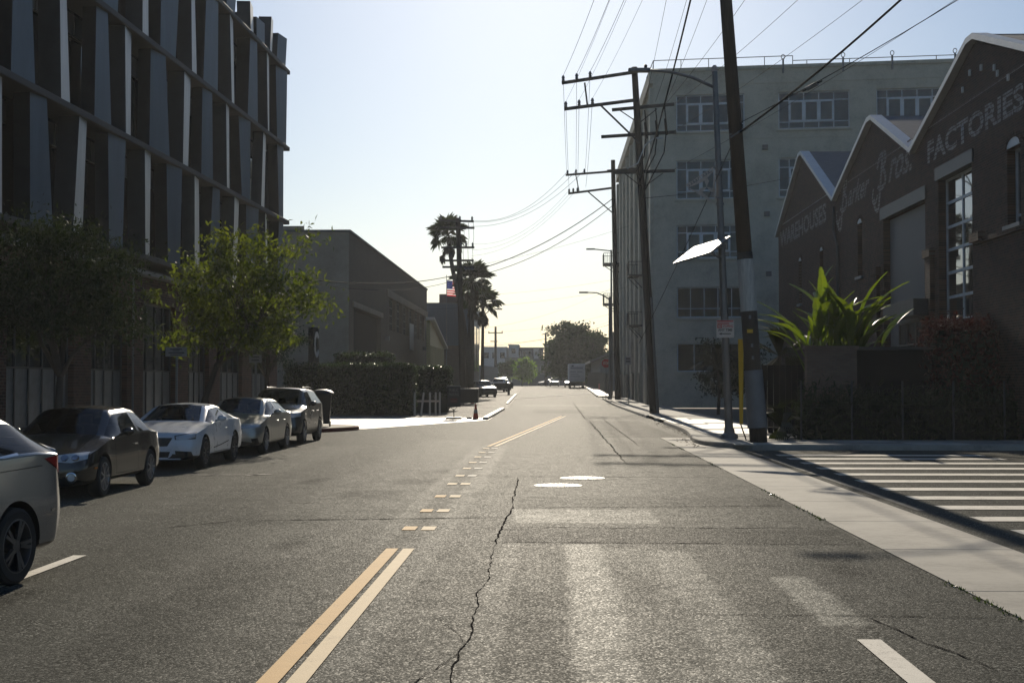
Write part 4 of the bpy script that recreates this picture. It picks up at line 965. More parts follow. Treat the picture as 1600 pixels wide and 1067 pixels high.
# near timber pole
P1b, P1t = Vector((5.94,39.3,.14)), Vector((4.62,39.3,19.4))
pp = thing('utility_pole', 'near leaning timber pole with white painted band and grey wrapped base', 'utility pole', P1b); T = P1t-P1b
at1 = lambda z: T*(z/T.z)
MB().tube([at1(0), at1(5.4)], [.25,.225], 16).build('pole_shaft', M['wood'], pp, smooth=True)
MB().tube([at1(5.4), at1(T.z)], [.215,.135], 16).build('pole_shaft', M['wood'], pp, smooth=True)
MB().tube([at1(.42), at1(2.05)], [.285,.262], 20).build('grey_wrap', M['sheath'], pp, smooth='auto')
MB().tube([at1(3.72), at1(5.2)], [.238,.228], 20).build('white_band', M['white_wood'], pp, smooth='auto')
MB().box(at1(3.15)+Vector((-.05,-.25,0)), (.16,.03,.1)).build('yellow_plate', M['plastic_yellow'], pp)
for z in (3.55, 2.4, 2.75): MB().box(at1(z)+Vector((-.02,-.25,0)), (.06,.04,.1)).build('bolt_plate', M['galv'], pp)
MB().tube([at1(.3)+Vector((.22,-.1,0)), at1(5.5)+Vector((.17,-.1,0))], .02, 6).build('ground_wire_tube', M['galv'], pp)
mb = MB(); c = at1(8.75); mb.tube([c+Vector((-.2,-.1,0)), c+Vector((.25,-.25,.12))], .025); mb.tube([c+Vector((-.18,-.2,-.1)), c+Vector((.2,-.2,.15))], .025); mb.build('cable_bracket', M['galv'], pp)
arms1 = []
for z, x0, x1 in ((18.9,-1.3,1.3), (17.5,-1.3,1.3)):
    MB().box(at1(z-.14)+Vector((0,-.16,0)), (x1-x0,.11,.13)).build('crossarm', M['wood_arm'], pp); mb = MB()
    for dx in (-1.2,-.65,.65,1.2): insul(mb, at1(z-.14)+Vector((dx,-.16,.06)))
    mb.build('insulators', M['galv'], pp)
# yellow guy-wire guards
gy = thing('guy_guard', 'pair of yellow plastic guy-wire guards beside the street lamp', 'guy wire', (5.72,41.5,.14))
for dx, mt in ((0,'plastic_yellow'), (.07,'plastic_yellow')):
    MB().tube([(dx*.6+.03,.1,.45), (dx+.0,0,3.0)], [.035,.05], 8).build('guard', M[mt], gy)
MB().tube([(.03,.1,.46), (.2,.2,0)], .02, 6).build('anchor_cable', M['wire'], gy)
# near street lamp
SLb = Vector((5.53,42.5,.14)); sp_ = thing('street_lamp', 'tall grey street lamp at the corner with a long curved arm', 'street lamp', SLb)
lt = lambda z: Vector((-.40*z/11.2, 0, z))
MB().tube([lt(0), lt(11.3)], [.13,.085], 14).build('lamp_pole', M['galv'], sp_, smooth='auto')
MB().lathe([(.27,0), (.26,.1), (.17,.16), (.15,.3)], 14).build('base_plate', M['galv'], sp_)
MB().lathe([(.1,0), (.1,.12), (.05,.2)], 10, Matrix.Translation(lt(11.3))).build('finial', M['rust'], sp_)
q = [lt(10.8), lt(10.8)+Vector((-.7,-.03,.32)), lt(10.8)+Vector((-1.4,-.05,.5)), lt(10.8)+Vector((-2.05,-.05,.55))]
MB().tube(q, [.05,.05,.045,.04], 8).build('lamp_arm', M['galv'], sp_, smooth=True)
e = q[-1]; MB().box(e+Vector((-.3,0,.0)), (.68,.24,.12)).build('lamp_head', M['galv'], sp_, bevel=.03); MB().lathe([(.05,0), (.05,.1), (.02,.12)], 8, Matrix.Translation(e+Vector((-.1,0,.06)))).build('photocell', M['black'], sp_)
for z in (4.0, 5.9, 8.3, 7.2): MB().lathe([(.125,-.04), (.125,.04)], 14, Matrix.Translation(lt(z))).build('band_clamp', M['galv'], sp_)
# solar panel on a bracket of the lamp
spn = thing('solar_panel', 'white glaring solar panel tilted on the near street lamp', 'solar panel', (4.66,42.05,5.88))
A, Bv = Vector((.78,1.31,.63)), Vector((1.04,-.744,.26)); nn = A.cross(Bv).normalized(); nn = nn if nn.z > 0 else -nn
quad = [A*-.5+Bv*-.5, A*.5+Bv*-.5, A*.5+Bv*.5, A*-.5+Bv*.5]
MB().prism([p*.985+nn*.004 for p in quad], nn*.012).build('panel_glass', M['panel_solar'], spn)
MB().prism([p for p in quad], nn*-.045).build('panel_frame', M['galv'], spn)
MB().bar(Bv*.1-nn*.06, Vector((.66,.4,-.25)), .05).build('bracket', M['galv'], spn); MB().bar(Bv*.45-nn*.05, Vector((.66,.4,.1)), .04).build('bracket', M['galv'], spn)
# triangular metal district sign with three-lobed cut-out
tsn = thing('triangular_sign', 'brown triangular cut-out metal sign hung on the near street lamp', 'sign', (4.25,42.3,7.82))
tri = [(0,0), (.86,.56), (.88,-.55)]
def bent(p, q, bow, n=9):
    p = Vector(p); q = Vector(q); c = Vector((.62,.02)); out = []
    for i in range(n+1):
        t = i/n; m_ = p+(q-p)*t; out.append(m_+(c-m_)*bow*math.sin(math.pi*t))
    return out
for a, b in ((0,1), (1,2), (2,0)):
    o_ = bent(tri[a], tri[b], 0 if (a, b) == (0,1) else .04); i_ = bent(tri[a], tri[b], .34); mb = MB()
    for k in range(9): mb.prism([(o_[k].x,0,o_[k].y), (o_[k+1].x,0,o_[k+1].y), (i_[k+1].x,0,i_[k+1].y), (i_[k].x,0,i_[k].y)], (0,.03,0))
    mb.build('frame_side', M['rust'], tsn)
mb = MB()
for a in (R(90), R(210), R(330)): mb.prism([(.6,.0,.02), (.6+.2*math.cos(a+.35),0,.02+.2*math.sin(a+.35)), (.6+.3*math.cos(a),0,.02+.3*math.sin(a)), (.6+.2*math.cos(a-.35),0,.02+.2*math.sin(a-.35))], (0,.03,0))
mb.build('leaf_motif', M['rust'], tsn)
for i in range(11):
    t = .04+i*.088; p = Vector((.86*t-.03,0,.56*t+.05)); MB().box(p, (.05,.03,.085), ry=-R(33)).build('letter_tooth', M['rust'], tsn)
MB().bar((-.02,.015,.09), (.8,.015,.63), .03, .02).build('top_rail', M['rust'], tsn)
for z in (.4,-.3): MB().bar((.86,.0,z), (1.02,.1,z), .05).build('bracket', M['galv'], tsn)
# no-stopping sign on the lamp
ns = thing('no_stopping_sign', 'white and red no stopping any time sign on the near street lamp', 'sign', (5.395,42.33,3.48))
MB().box((0,.0,0), (.54,.012,.54)).build('plate', M['sign_white'], ns, bevel=.004)
MB().box((0,-.010,.235), (.5,.004,.045)).build('red_band', M['red'], ns); MB().box((-.06,-.010,.165), (.36,.004,.035)).build('red_band', M['red'], ns)
MB().box((-.17,-.009,.08), (.15,.004,.11)).build('red_box', M['red'], ns)
text_mesh('lettering', 'NO', .11, .075, M['sign_white'], ns, (-.225,-.013,.045), (1,0,0), (0,0,1), 0, .03)
text_mesh('lettering', 'STOPPING', .31, .085, M['red'], ns, (-.07,-.011,.04), (1,0,0), (0,0,1), 0, .02)
text_mesh('lettering', 'ANY TIME', .44, .085, M['ink'], ns, (-.22,-.011,-.075), (1,0,0), (0,0,1), 0, .02)
MB().box((.02,-.010,-.15), (.3,.004,.025)).add([(-.2,-.011,-.15), (-.11,-.011,-.115), (-.11,-.011,-.185)], [(0,1,2)]).build('arrow', M['ink'], ns, recalc=False)
# second and third poles on the right
def big_pole(label, base, top, rb, rt, arms, seed=0, name='utility_pole', ins=True):
    b = Vector(base); o = thing(name, label, 'utility pole', b); T = Vector(top)-b; pt = lambda z: T*((z-b.z)/T.z)
    MB().tube([pt(b.z), pt(b.z+T.z*.5), T], [rb, (rb+rt)/2, rt], 12).build('pole_shaft', M['wood'], o, smooth='auto')
    for (xa, za, xb, zb, yo, inx) in arms:
        pa = Vector((xa-b.x,-.2+yo,za-b.z)); pb = Vector((xb-b.x,-.2+yo,zb-b.z)); MB().bar(pa, pb, .12, .17).build('crossarm', M['wood_arm'], o)
        for t in inx:
            mb = MB(); insul(mb, lerp(pa,pb,t)+Vector((0,0,.07)), .34); mb.build('insulator', M['galv'], o)
    return o
P2b = (5.8,76.1,.14)
p2 = big_pole('second timber pole with six crossarms in front of the loft building', P2b, (4.74,76.1,19.3), .27, .17,
    [(.71,18.4,4.85,19.0,0,(.02,.2,.38)), (.85,16.95,4.95,17.45,0,(.02,.2,.38)), (3.5,16.95,6.95,17.25,.3,()), (2.9,15.45,7.05,15.7,.3,()), (3.5,13.45,6.97,13.55,.3,())])
mb = MB(); b_ = Vector(P2b)
mb.bar(Vector((2.85,75.85,17.15))-b_, Vector((5.0,75.9,15.05))-b_, .09); mb.bar(Vector((1.98,75.85,18.4))-b_, Vector((2.12,75.85,17.2))-b_, .09)
for z, xm in ((16.95,3.9), (17.0,6.0)): mb.bar(Vector((xm,76.2,z))-b_, Vector((5.0,76.2,16.2))-b_, .05)
for xm in (4.2,6.3): mb.bar(Vector((xm,76.2,13.4))-b_, Vector((5.2,76.2,12.6))-b_, .05)
mb.build('braces', M['wood_arm'], p2)['kind'] = 'stuff'
for i, (x, z) in enumerate(((5.3,16.9), (5.9,17.0), (6.4,17.1))):      # cable risers with terminations
    mb = MB(); mb.tube([Vector((x,76.0,z))-b_, Vector((x+.1,75.9,z-1.2))-b_, Vector((x-.05,75.8,z-2.6))-b_, Vector((x-.5,75.8,z-3.5))-b_, Vector((5.28,75.9,12.4))-b_, Vector((5.6,75.85,4))-b_], .035, 6)
    mb.tube([Vector((x+.03,76.0,z-.7))-b_, Vector((x+.1,75.95,z-1.6))-b_], .07, 8); mb.build('cable_riser', M['wire'], p2, smooth=True)
mb = MB(); mb.tube([Vector((4.3,75.8,13.6))-b_, Vector((4.9,75.75,13.9))-b_, Vector((5.3,75.75,14.9))-b_, Vector((5.8,75.8,15.3))-b_, Vector((6.3,75.8,15.3))-b_], .035, 6); mb.build('bright_conduit', M['metal_white'], p2, smooth=True)
MB().tube([Vector((5.95,75.8,.14))-b_, Vector((5.62,75.8,6.5))-b_], .07, 8).build('conduit', M['galv'], p2)
P3b = (5.87,118,.35)
p3 = big_pole('third timber pole against the street side of the loft building', P3b, (5.5,118,20.9), .26, .18, [(1.43,19.6,9.5,20.2,0,(.02,.11,.2)), (1.65,18.0,5.6,18.5,0,(.02,.11,.2)), (5.0,20.0,9.6,20.3,.3,())])
b_ = Vector(P3b); mb = MB(); mb.bar(Vector((2.3,117.8,19.6))-b_, Vector((2.6,117.8,18.1))-b_, .08); mb.bar(Vector((3.3,117.8,18.2))-b_, Vector((5.6,117.8,16.2))-b_, .09); mb.build('braces', M['wood_arm'], p3)['kind'] = 'stuff'
PLb = (-7.25,116,zg(116))
pl = big_pole('left timber pole with four short crossarms in front of the palms', PLb, (-7.7,116,15.7), .27, .2, [(-9.3,15.5,-6.35,15.4,0,(.05,.6,.95)), (-9.2,14.9,-6.3,14.85,0,()), (-9.1,13.2,-6.3,13.2,0,(.6,.75,.95)), (-9.1,12.1,-6.35,12.1,0,()), (-9.0,11.55,-6.35,11.55,0,())])
b_ = Vector(PLb)
for dx in (-7.1,-6.85,-6.55): MB().tube([Vector((dx,115.8,11.45))-b_, Vector((dx+.16,115.7,11.3))-b_], .1, 8).build('fuse', M['galv'], pl)
for dx in (-7.2,-6.8,-6.4): MB().tube([Vector((dx,115.8,15.3))-b_, Vector((dx+.05,115.75,14))-b_, Vector((dx-.05,115.75,13.2))-b_, Vector((dx,115.75,11.6))-b_], .015, 5).build('jumper_cable', M['wire'], pl)
big_pole('far timber pole with two crossarms, left of the street end', (-10.2,262,1), (-10.2,262,12.4), .3, .2, [(-11.6,11.2,-8.8,11.2,0,(.05,.95)), (-11.2,9.6,-9.8,9.6,0,())])
big_pole('thin far pole in the middle of the street end', (-.75,300,1), (-.75,300,12.6), .28, .2, [(-1.4,12.3,-.1,12.3,0,())])
big_pole('stubby far pole behind the round tree', (12.2,262,1), (12.2,262,11.4), .25, .2, [])
# other street lamps
def lamp2(label, base, h, arm, rise=.5, r=.09):
    o = thing('street_lamp', label, 'street lamp', base); s = 1 if arm > 0 else -1; a = abs(arm)
    MB().tube([(0,0,0), (0,0,h)], [r*1.4,r], 10).build('lamp_pole', M['galv'], o, smooth='auto'); MB().lathe([(.2,0), (.18,.3), (.1,.35)], 10).build('base_plate', M['galv'], o)
    MB().tube([(0,0,h-.25), (s*a*.3,0,h+.12), (s*a*.6,0,h+rise*.7), (s*a,0,h+rise*.75)], [.06,.055,.05,.045], 7).build('lamp_arm', M['galv'], o, smooth=True)
    MB().box((s*(a+.35),0,h+rise*.75), (.8,.28,.14)).build('lamp_head', M['galv'], o, bevel=.03); return o
lamp2('street lamp in front of the third timber pole, arm reaching left', (5.25,119.5,.35), 8.9, -1.9)
lamp2('street lamp left of the road beside the palms, arm reaching right', (-7.5,154,zg(154)), 8.9, 1.5, .8)
MB_h = thing('street_lamp', 'upper street lamp head sticking out beside the balcony plants', 'street lamp', (6.6,146,.45))
MB().tube([(0,0,0), (0,0,15.4)], [.14,.1], 10).build('lamp_pole', M['galv'], MB_h); MB().tube([(0,0,15.3), (-1.9,0,15.5)], .06, 7).build('lamp_arm', M['galv'], MB_h); MB().box((-2.2,0,15.5), (.9,.3,.14)).build('lamp_head', M['galv'], MB_h)
# stop sign and plates
st = thing('stop_sign', 'red octagonal stop sign beside the far street lamp', 'stop sign', (5.0,121.5,.3))
MB().tube([(0,0,0), (0,0,3.6)], .035, 6).build('post', M['galv'], st); MB().lathe([(.4,-.012), (.4,.012)], 8, Matrix.Translation((0,-.06,3.2)) @ Matrix.Rotation(R(90),4,'X') @ Matrix.Rotation(R(22.5),4,'Z')).build('plate', M['red'], st)
text_mesh('lettering', 'STOP', .52, .24, M['sign_white'], st, (-.26,-.08,3.08), (1,0,0), (0,0,1), 0, .02)
def plate_sign(label, base, h, w_, ph, m, lines, arrow=None, off=0, text=None):
    o = thing('parking_sign', label, 'sign', base); MB().tube([(0,0,0), (0,0,h)], .035, 6).build('post', M['galv'], o)
    MB().box((off,-.05,h-ph/2), (w_,.012,ph)).build('plate', M[m], o)
    for i, (z, ww_, hh) in enumerate(lines): MB().box((off,-.06,h-ph*z), (w_*ww_,.004,ph*hh)).build('print_line', M['ink'], o)
    if arrow:
        s = arrow; MB().add([(off+s*w_*.4,-.061,h-ph*.6), (off+s*w_*.3,-.061,h-ph*.5), (off+s*w_*.3,-.061,h-ph*.7)], [(0,1,2)]).build('arrow_head', M['ink'], o, recalc=False)
    return o
plate_sign('wide grey parking sign with an arrow in front of the brick base', (-10.35,38.0,.14), 2.68, .6, .26, 'sign_grey', [(.22,.55,.07), (.36,.3,.06), (.6,.72,.09), (.82,.55,.07)], 1, 0)
plate_sign('small grey parking sign on a post beside the thin dark tree', (-10.5,49.0,.14), 2.7, .45, .3, 'sign_grey', [(.3,.6,.08), (.7,.6,.1)], None, 0)
plate_sign('small white parking sign on the far right pavement', (5.9,103,.15), 3.6, .46, .6, 'sign_grey', [(.25,.7,.2), (.6,.7,.2)], None, 0)
# board sign with a white ring beyond the hedge
bs = thing('board_sign', 'tall dark board sign with a white letter C ring behind the hedge', 'sign', (-13.5,78.6,0), R(-3))
MB().bb(-.16,.16,-.75,.75,0,5.0).build('board', M['recess'], bs, bevel=.1)
mb = MB(); n = 22
for i in range(n):
    a0 = R(35)+R(290)*i/n; a1 = R(35)+R(290)*(i+1)/n
    mb.prism([(.17, .62*math.cos(a0), 4.0+.75*math.sin(a0)), (.17, .62*math.cos(a1), 4.0+.75*math.sin(a1)), (.17, .36*math.cos(a1), 4.0+.46*math.sin(a1)), (.17, .36*math.cos(a0), 4.0+.46*math.sin(a0))], (.03,0,0))
mb.build('ring_letter', M['sign_white'], bs)

# --- wires
def wire(label, a, b, sag=.5, r=.012, n=22, group='overhead wires', name='overhead_wire'):
    a = Vector(a); b = Vector(b); mb = MB()
    mb.tube([a+(b-a)*(i/n)+Vector((0,0,-sag*4*(i/n)*(1-i/n))) for i in range(n+1)], r, 5, caps=False)
    return tag(mb.build(name, M['wire'], None, recalc=False), label, 'wire', group)
LM = ('left','middle','right')
for i, t in enumerate((.02,.2,.38)):
    ux = LM[i]+' thin power line between the near pole and the second pole, '
    a = Vector((.71,75.9,18.4)).lerp(Vector((4.85,75.9,19.0)), t)+Vector((0,0,.4)); wire(ux+'top arm', a, (3.45+.6*i,39.1,19.3), .55, .011, group='near power lines')
    a = Vector((.85,75.9,16.95)).lerp(Vector((4.95,75.9,17.45)), t)+Vector((0,0,.4)); wire(ux+'second arm', a, (3.6+.62*i,39.1,17.9), .5, .007, group='near power lines')
for i, (x, z) in enumerate(((5.3,17.3), (5.9,17.35), (6.5,17.4))): wire(LM[i]+' thin line from the risers of the second pole up past the near pole', (x,76,z), (4.3+1.0*i,39.2,17.9), .4, .009, group='riser lines')
wire('thick twisted cable rising from the second pole to the top of the picture', (4.95,76,12.6), (4.25,39.2,13.6), .5, .03)
for i, t in enumerate((.02,.2,.38)):
    ud = LM[i]+' power line dropping from the second pole to the third pole, '
    wire(ud+'upper arms', Vector((.71,75.9,18.4)).lerp(Vector((4.85,75.9,19.0)), t)+Vector((0,0,.35)), Vector((1.43,117.8,19.6)).lerp(Vector((9.5,117.8,20.2)), t*.55)+Vector((0,0,.4)), .5, .012, group='second span lines')
    wire(ud+'lower arms', Vector((.85,75.9,16.95)).lerp(Vector((4.95,75.9,17.45)), t)+Vector((0,0,.35)), Vector((1.65,117.8,18.0)).lerp(Vector((5.6,117.8,18.5)), t)+Vector((0,0,.4)), .5, .012, group='second span lines')
uf = ' power line crossing the street from the third pole to the left pole, '
for i, (t, xz) in enumerate(((.02,(-6.4,15.5)), (.11,(-6.5,15.4)), (.2,(-6.6,15.0)))): wire(LM[i]+uf+'upper arms', Vector((1.43,117.8,19.9)).lerp(Vector((9.5,117.8,20.4)), t), (xz[0],115.9,xz[1]), 1.3, .014, group='street crossing lines')
for i, t in enumerate((.02,.11,.2)): wire(LM[i]+uf+'lower arms', Vector((1.65,117.8,18.3)).lerp(Vector((5.6,117.8,18.9)), t), (-6.4-.1*i,115.9,13.5-.5*i), 1.3, .008, group='street crossing lines')
wire('upper thick telephone cable sagging from the third pole across to the left edge', (5.5,117.9,17.6), (-7.5,116.1,11.0), .9, .035); wire('upper thick telephone cable from the left pole towards the fin building', (-7.5,116,11.0), (-13.2,66,7.0), .6, .03)
wire('lower thick telephone cable sagging from the third pole across to the left edge', (5.5,117.9,17.0), (-7.5,116.1,10.6), 1.1, .025); wire('lower telephone cable from the left pole towards the fin building', (-7.5,116,10.6), (-13.0,66,6.9), .8, .02)
for i, (ua, za, ub, zb, y, s) in enumerate(((-9,10.6,7.4,12.6,140,.3), (-13,8.6,7.6,10.9,128,.5), (-9,8.2,8,13.5,165,.9), (-9,8.0,8,10.5,170,.6), (-9,6.7,8,9.6,170,.9), (-8,5.7,8,8.6,150,.5), (-9,5.0,12,6.5,230,.4), (-9,12.0,7.5,16.3,124,.4))):
    wire(('highest','second','third','fourth','fifth','lowest dark','farthest faint','palm-top')[i]+' service wire crossing the far street above the lamps', (ua,y,za), (ub,y+3,zb), s, .016 if i == 5 else .009)
c9 = P1b+at1(8.75)
wire('heavy cable climbing right from the bracket of the near pole', c9, (14.5,20,17.5), .9, .03); wire('cable with a splice running right above the brick gables', c9+Vector((0,0,.3)), (19,24,17.0), .7, .012)
wire('thin guy line dropping left from the near pole bracket behind the triangular sign', c9, (4.05,62,3.6), .1, .012)
for i, (x0, z0, x1) in enumerate(((6.5,17.3,9.5), (7.0,17.3,13.2), (7.0,15.8,16.5), (6.9,13.6,20.5))): wire(('steepest','second','third','flattest')[i]+' thin line fanning from the second pole towards the upper right sky', (x0,76.2,z0), (x1,39,18.8), .5, .010)
wire('thin service cable in front of the loft facade', (5.2,76,12.0), (28,92,19), .8, .014)
sb = thing('cable_splice', 'small light splice box hanging on the cable above the gables', 'cable box', (7.02,37.45,9.82)); MB().tube([(0,0,0), (.25,-.2,.1)], .06, 8).build('box_body', M['galv'], sb); MB().tube([(-.1,.1,-.05), (.35,-.3,.15)], .02, 6).build('strand', M['wire'], sb)

# ------------------------------------------------------------------ small street things
def cone(label, loc, s=1.0):
    o = thing('traffic_cone', label, 'traffic cone', loc)
    MB().lathe([(.15*s,.03), (.135*s,.1*s), (.09*s,.38*s), (.035*s,.72*s), (.02*s,.74*s)], 16).build('cone_body', M['plastic_orange'], o, smooth='auto')
    MB().lathe([(.105*s,.3*s), (.078*s,.48*s)], 16, caps=False).build('reflective_collar', M['sign_grey'], o); MB().box((0,0,.015), (.4*s,.4*s,.03)).build('base', M['black'], o, bevel=.008); return o
cone('orange traffic cone on the pale apron beside the parking sign', (-3.65,68.4,.015)); cone('distant orange traffic cone by the dark skip', (-6.3,113,zg(113)+.01), 1.1)
ps = thing('parking_sign_stand', 'black public parking sign on a weighted stand at the driveway', 'sign', (-4.75,68.6,.015), R(4))
MB().box((0,0,.05), (.8,.55,.09), rx=0).build('base', M['sign_white'], ps, bevel=.02); MB().box((0,-.28,.05), (.72,.02,.08)).build('base_front', M['black'], ps)
MB().tube([(0,0,.09), (0,0,.5)], .02, 8).build('stem', M['black'], ps); mb = MB(); mb.tube([(0,0,.42), (-.18,0,.62)], .015, 6); mb.tube([(0,0,.42), (.18,0,.62)], .015, 6); mb.build('fork', M['black'], ps)
MB().bb(-.33,.33,-.03,.03,.6,1.62).build('panel', M['black'], ps, bevel=.01); MB().bb(-.34,.34,-.04,.04,1.62,1.66).build('top_rail', M['galv'], ps)
M['chalk'] = mat('chalk_grey', (.13,.13,.125), .7, bump=0)
text_mesh('lettering', 'PUBLIC', .46, .15, M['chalk'], ps, (-.23,-.034,1.36), (1,0,0), (0,0,1), 0, .03); text_mesh('lettering', 'PARKING', .5, .15, M['chalk'], ps, (-.25,-.034,1.15), (1,0,0), (0,0,1), 0, .03)
MB().box((0,-.033,.92), (.34,.004,.22)).build('red_print', mat('dull_red', (.07,.02,.02), .7, bump=0), ps); MB().box((0,-.037,.9), (.26,.004,.02)).build('print_line', M['chalk'], ps)
tag(MB().box((-4.0,68.9,.05), (.28,.1,.08)).box((-3.95,68.9,.07), (.1,.16,.09)).build('sandbag', M['black'], None, bevel=.03), 'small dark sandbag between the parking sign and the cone', 'sandbag')
for i, (x, y, tl) in enumerate(((-7.25,74.2,0), (-6.95,74.6,.12), (-6.55,75.6,0), (-6.3,76.4,0), (-6.15,77.4,0))):
    o = thing('white_post', ('leftmost white timber post under the short hedge','leaning white timber post under the short hedge','middle white timber post of the row','fourth white timber post of the row','rightmost white timber post of the row')[i], 'post', (x,y,.01), 0, 'white posts at the driveway')
    MB().box((tl*.6,0,.62), (.1,.1,1.25), ry=tl).build('post_shaft', M['white_wood'], o, bevel=.01); MB().box((tl*1.2,0,1.27), (.11,.11,.05), taper=.4).build('post_cap', M['white_wood'], o)
tag(MB().bb(-7.35,-6.05,76.2,76.3,.75,.85).build('post_rail', M['rust'], None), 'rusty rail running behind the white posts', 'rail')
sk = thing('trash_skip', 'black dumpsters with pale lid edges behind the parking sign', 'dumpster', (-7.0,108,zg(108)))
for x in (-.75,.75): MB().prism([(x-.68,-.6,.2), (x+.68,-.6,.2), (x+.72,-.75,1.25), (x-.72,-.75,1.25)], (0,1.5,0)).build('bin_body', M['black'], sk); 
for x in (-.75,.75): MB().bb(x-.74,x+.74,-.8,.8,1.26,1.33).build('lid', M['galv'], sk)
for x in (-1.2,-.3,.3,1.2):
    MB().tube([(x,-.4,.1), (x+.06,-.4,.1)], .1, 10).build('wheel', M['rubber'], sk)
hb = thing('wheeled_bin', 'tall black wheeled bin with domed lid behind the dark SUV', 'bin', (-8.75,52.9,.14), R(8))
MB().prism([(-.29,-.3,.1), (.29,-.3,.1), (.36,-.38,1.25), (-.36,-.38,1.25)], (0,.66,0)).build('bin_body', M['black'], hb, bevel=.03)
mb = MB(); mb.lathe([(.47,0), (.46,.05), (.36,.13), (.18,.18), (.02,.19)], 20, Matrix.Translation((.0,.0,1.25)) @ Matrix.Diagonal((1,1.0,1,1))); mb.build('lid', M['black'], hb, smooth='auto')
MB().bar((-.3,.42,1.15), (.3,.42,1.15), .04).build('handle', M['black'], hb)
for x in (-.26,.26): MB().tube([(x,.3,.1), (x+.07,.3,.1)], .1, 14).build('wheel', M['rubber'], hb)
bn = thing('low_barrier', 'low dark barrier on two legs at the edge of the parking lot', 'barrier', (-5.6,150,zg(150)))
MB().box((0,0,1.0), (3.4,.4,.6)).build('beam', M['black'], bn)
for x in (-1.2,1.2): MB().box((x,0,.35), (.25,.35,.7)).build('leg', M['black'], bn)
gf = thing('slat_fence', 'grey upright slat fence behind the far parked cars on the left', 'fence', (0,0,0))
for i in range(60): y = 185+i*1.2; MB().bb(-13.2+i*.06, -13.12+i*.06, y, y+1.0, 1.0, 4.6).build('slat', M['far_mid'], gf)

# ------------------------------------------------------------------ cars
def ellipsoid(mb, c, r, n=12, m=8):
    prof = [(max(.001, math.sin(math.pi*i/m)), -math.cos(math.pi*i/m)) for i in range(m+1)]
    return mb.lathe(prof, n, Matrix.Translation(c) @ Matrix.Diagonal((r[0], r[1], r[2], 1)))
M['tyre_dark'] = M['rubber']; M['rim'] = mat('alloy_rim', (.32,.32,.33), .35, .8, var=.1, bump=0); M['rim_dark'] = mat('alloy_rim_dark', (.09,.09,.095), .4, .7, bump=0)
M['car_glass'] = glassmat('car_glass', (.008,.010,.011), .03, .35); 
def carglass(name, tint):
    m, nt, p, N, L = newmat(name); nt.nodes.remove(p); t = N('ShaderNodeBsdfTransparent'); t.inputs[0].default_value = (*tint, 1); g = N('ShaderNodeBsdfGlossy'); g.inputs['Roughness'].default_value = .03
    f = N('ShaderNodeFresnel'); f.inputs[0].default_value = 1.45; tc = N('ShaderNodeTexCoord'); d_ = noise(nt, tc.outputs['Object'], 2.5, 4); k = mathn(nt, 'ADD', mathn(nt, 'MULTIPLY', f.outputs[0], .9), mathn(nt, 'MULTIPLY', d_, .02), True)
    mx = N('ShaderNodeMixShader'); L(k, mx.inputs[0]); L(t.outputs[0], mx.inputs[1]); L(g.outputs[0], mx.inputs[2]); L(mx.outputs[0], nt.nodes['Material Output'].inputs['Surface']); return m
M['car_glass'] = carglass('car_glass', (.38,.42,.41)); M['seat_cloth'] = mat('seat_cloth', (.02,.02,.021), .9, bump=.1)
M['trim'] = mat('car_trim_black', (.012,.012,.013), .4, bump=0); M['lamp_clear'] = glassmat('headlamp', (.42,.44,.46), .1, 1.0)
M['lamp_chrome'] = mat('lamp_chrome', (.5,.5,.52), .15, 1.0, bump=0); M['lamp_red'] = glassmat('tail_lamp', (.32,.012,.012), .1, 1.0); M['lamp_amber'] = glassmat('amber_lamp', (.4,.12,.01), .2)
M['seam'] = mat('panel_gap', (.004,.004,.004), .8, bump=0); M['plate'] = mat('number_plate', (.45,.44,.42), .5, bump=0)
PAINT = {'dark': carpaint('paint_black_brown', (.014,.013,.012), .3, .2, .12), 'white': carpaint('paint_white', (.60,.63,.67), .05, .28, .1), 'silver': carpaint('paint_silver_beige', (.36,.35,.31), .6, .3, .2),
         'black': carpaint('paint_charcoal', (.055,.056,.058), .6, .28, .22), 'grey': carpaint('paint_grey_silver', (.22,.23,.245), .7, .24, .06), 'blue': carpaint('paint_blue_grey', (.07,.085,.11), .4, .3, .2), 'red': carpaint('paint_dull', (.25,.24,.23), .4, .3, .2)}
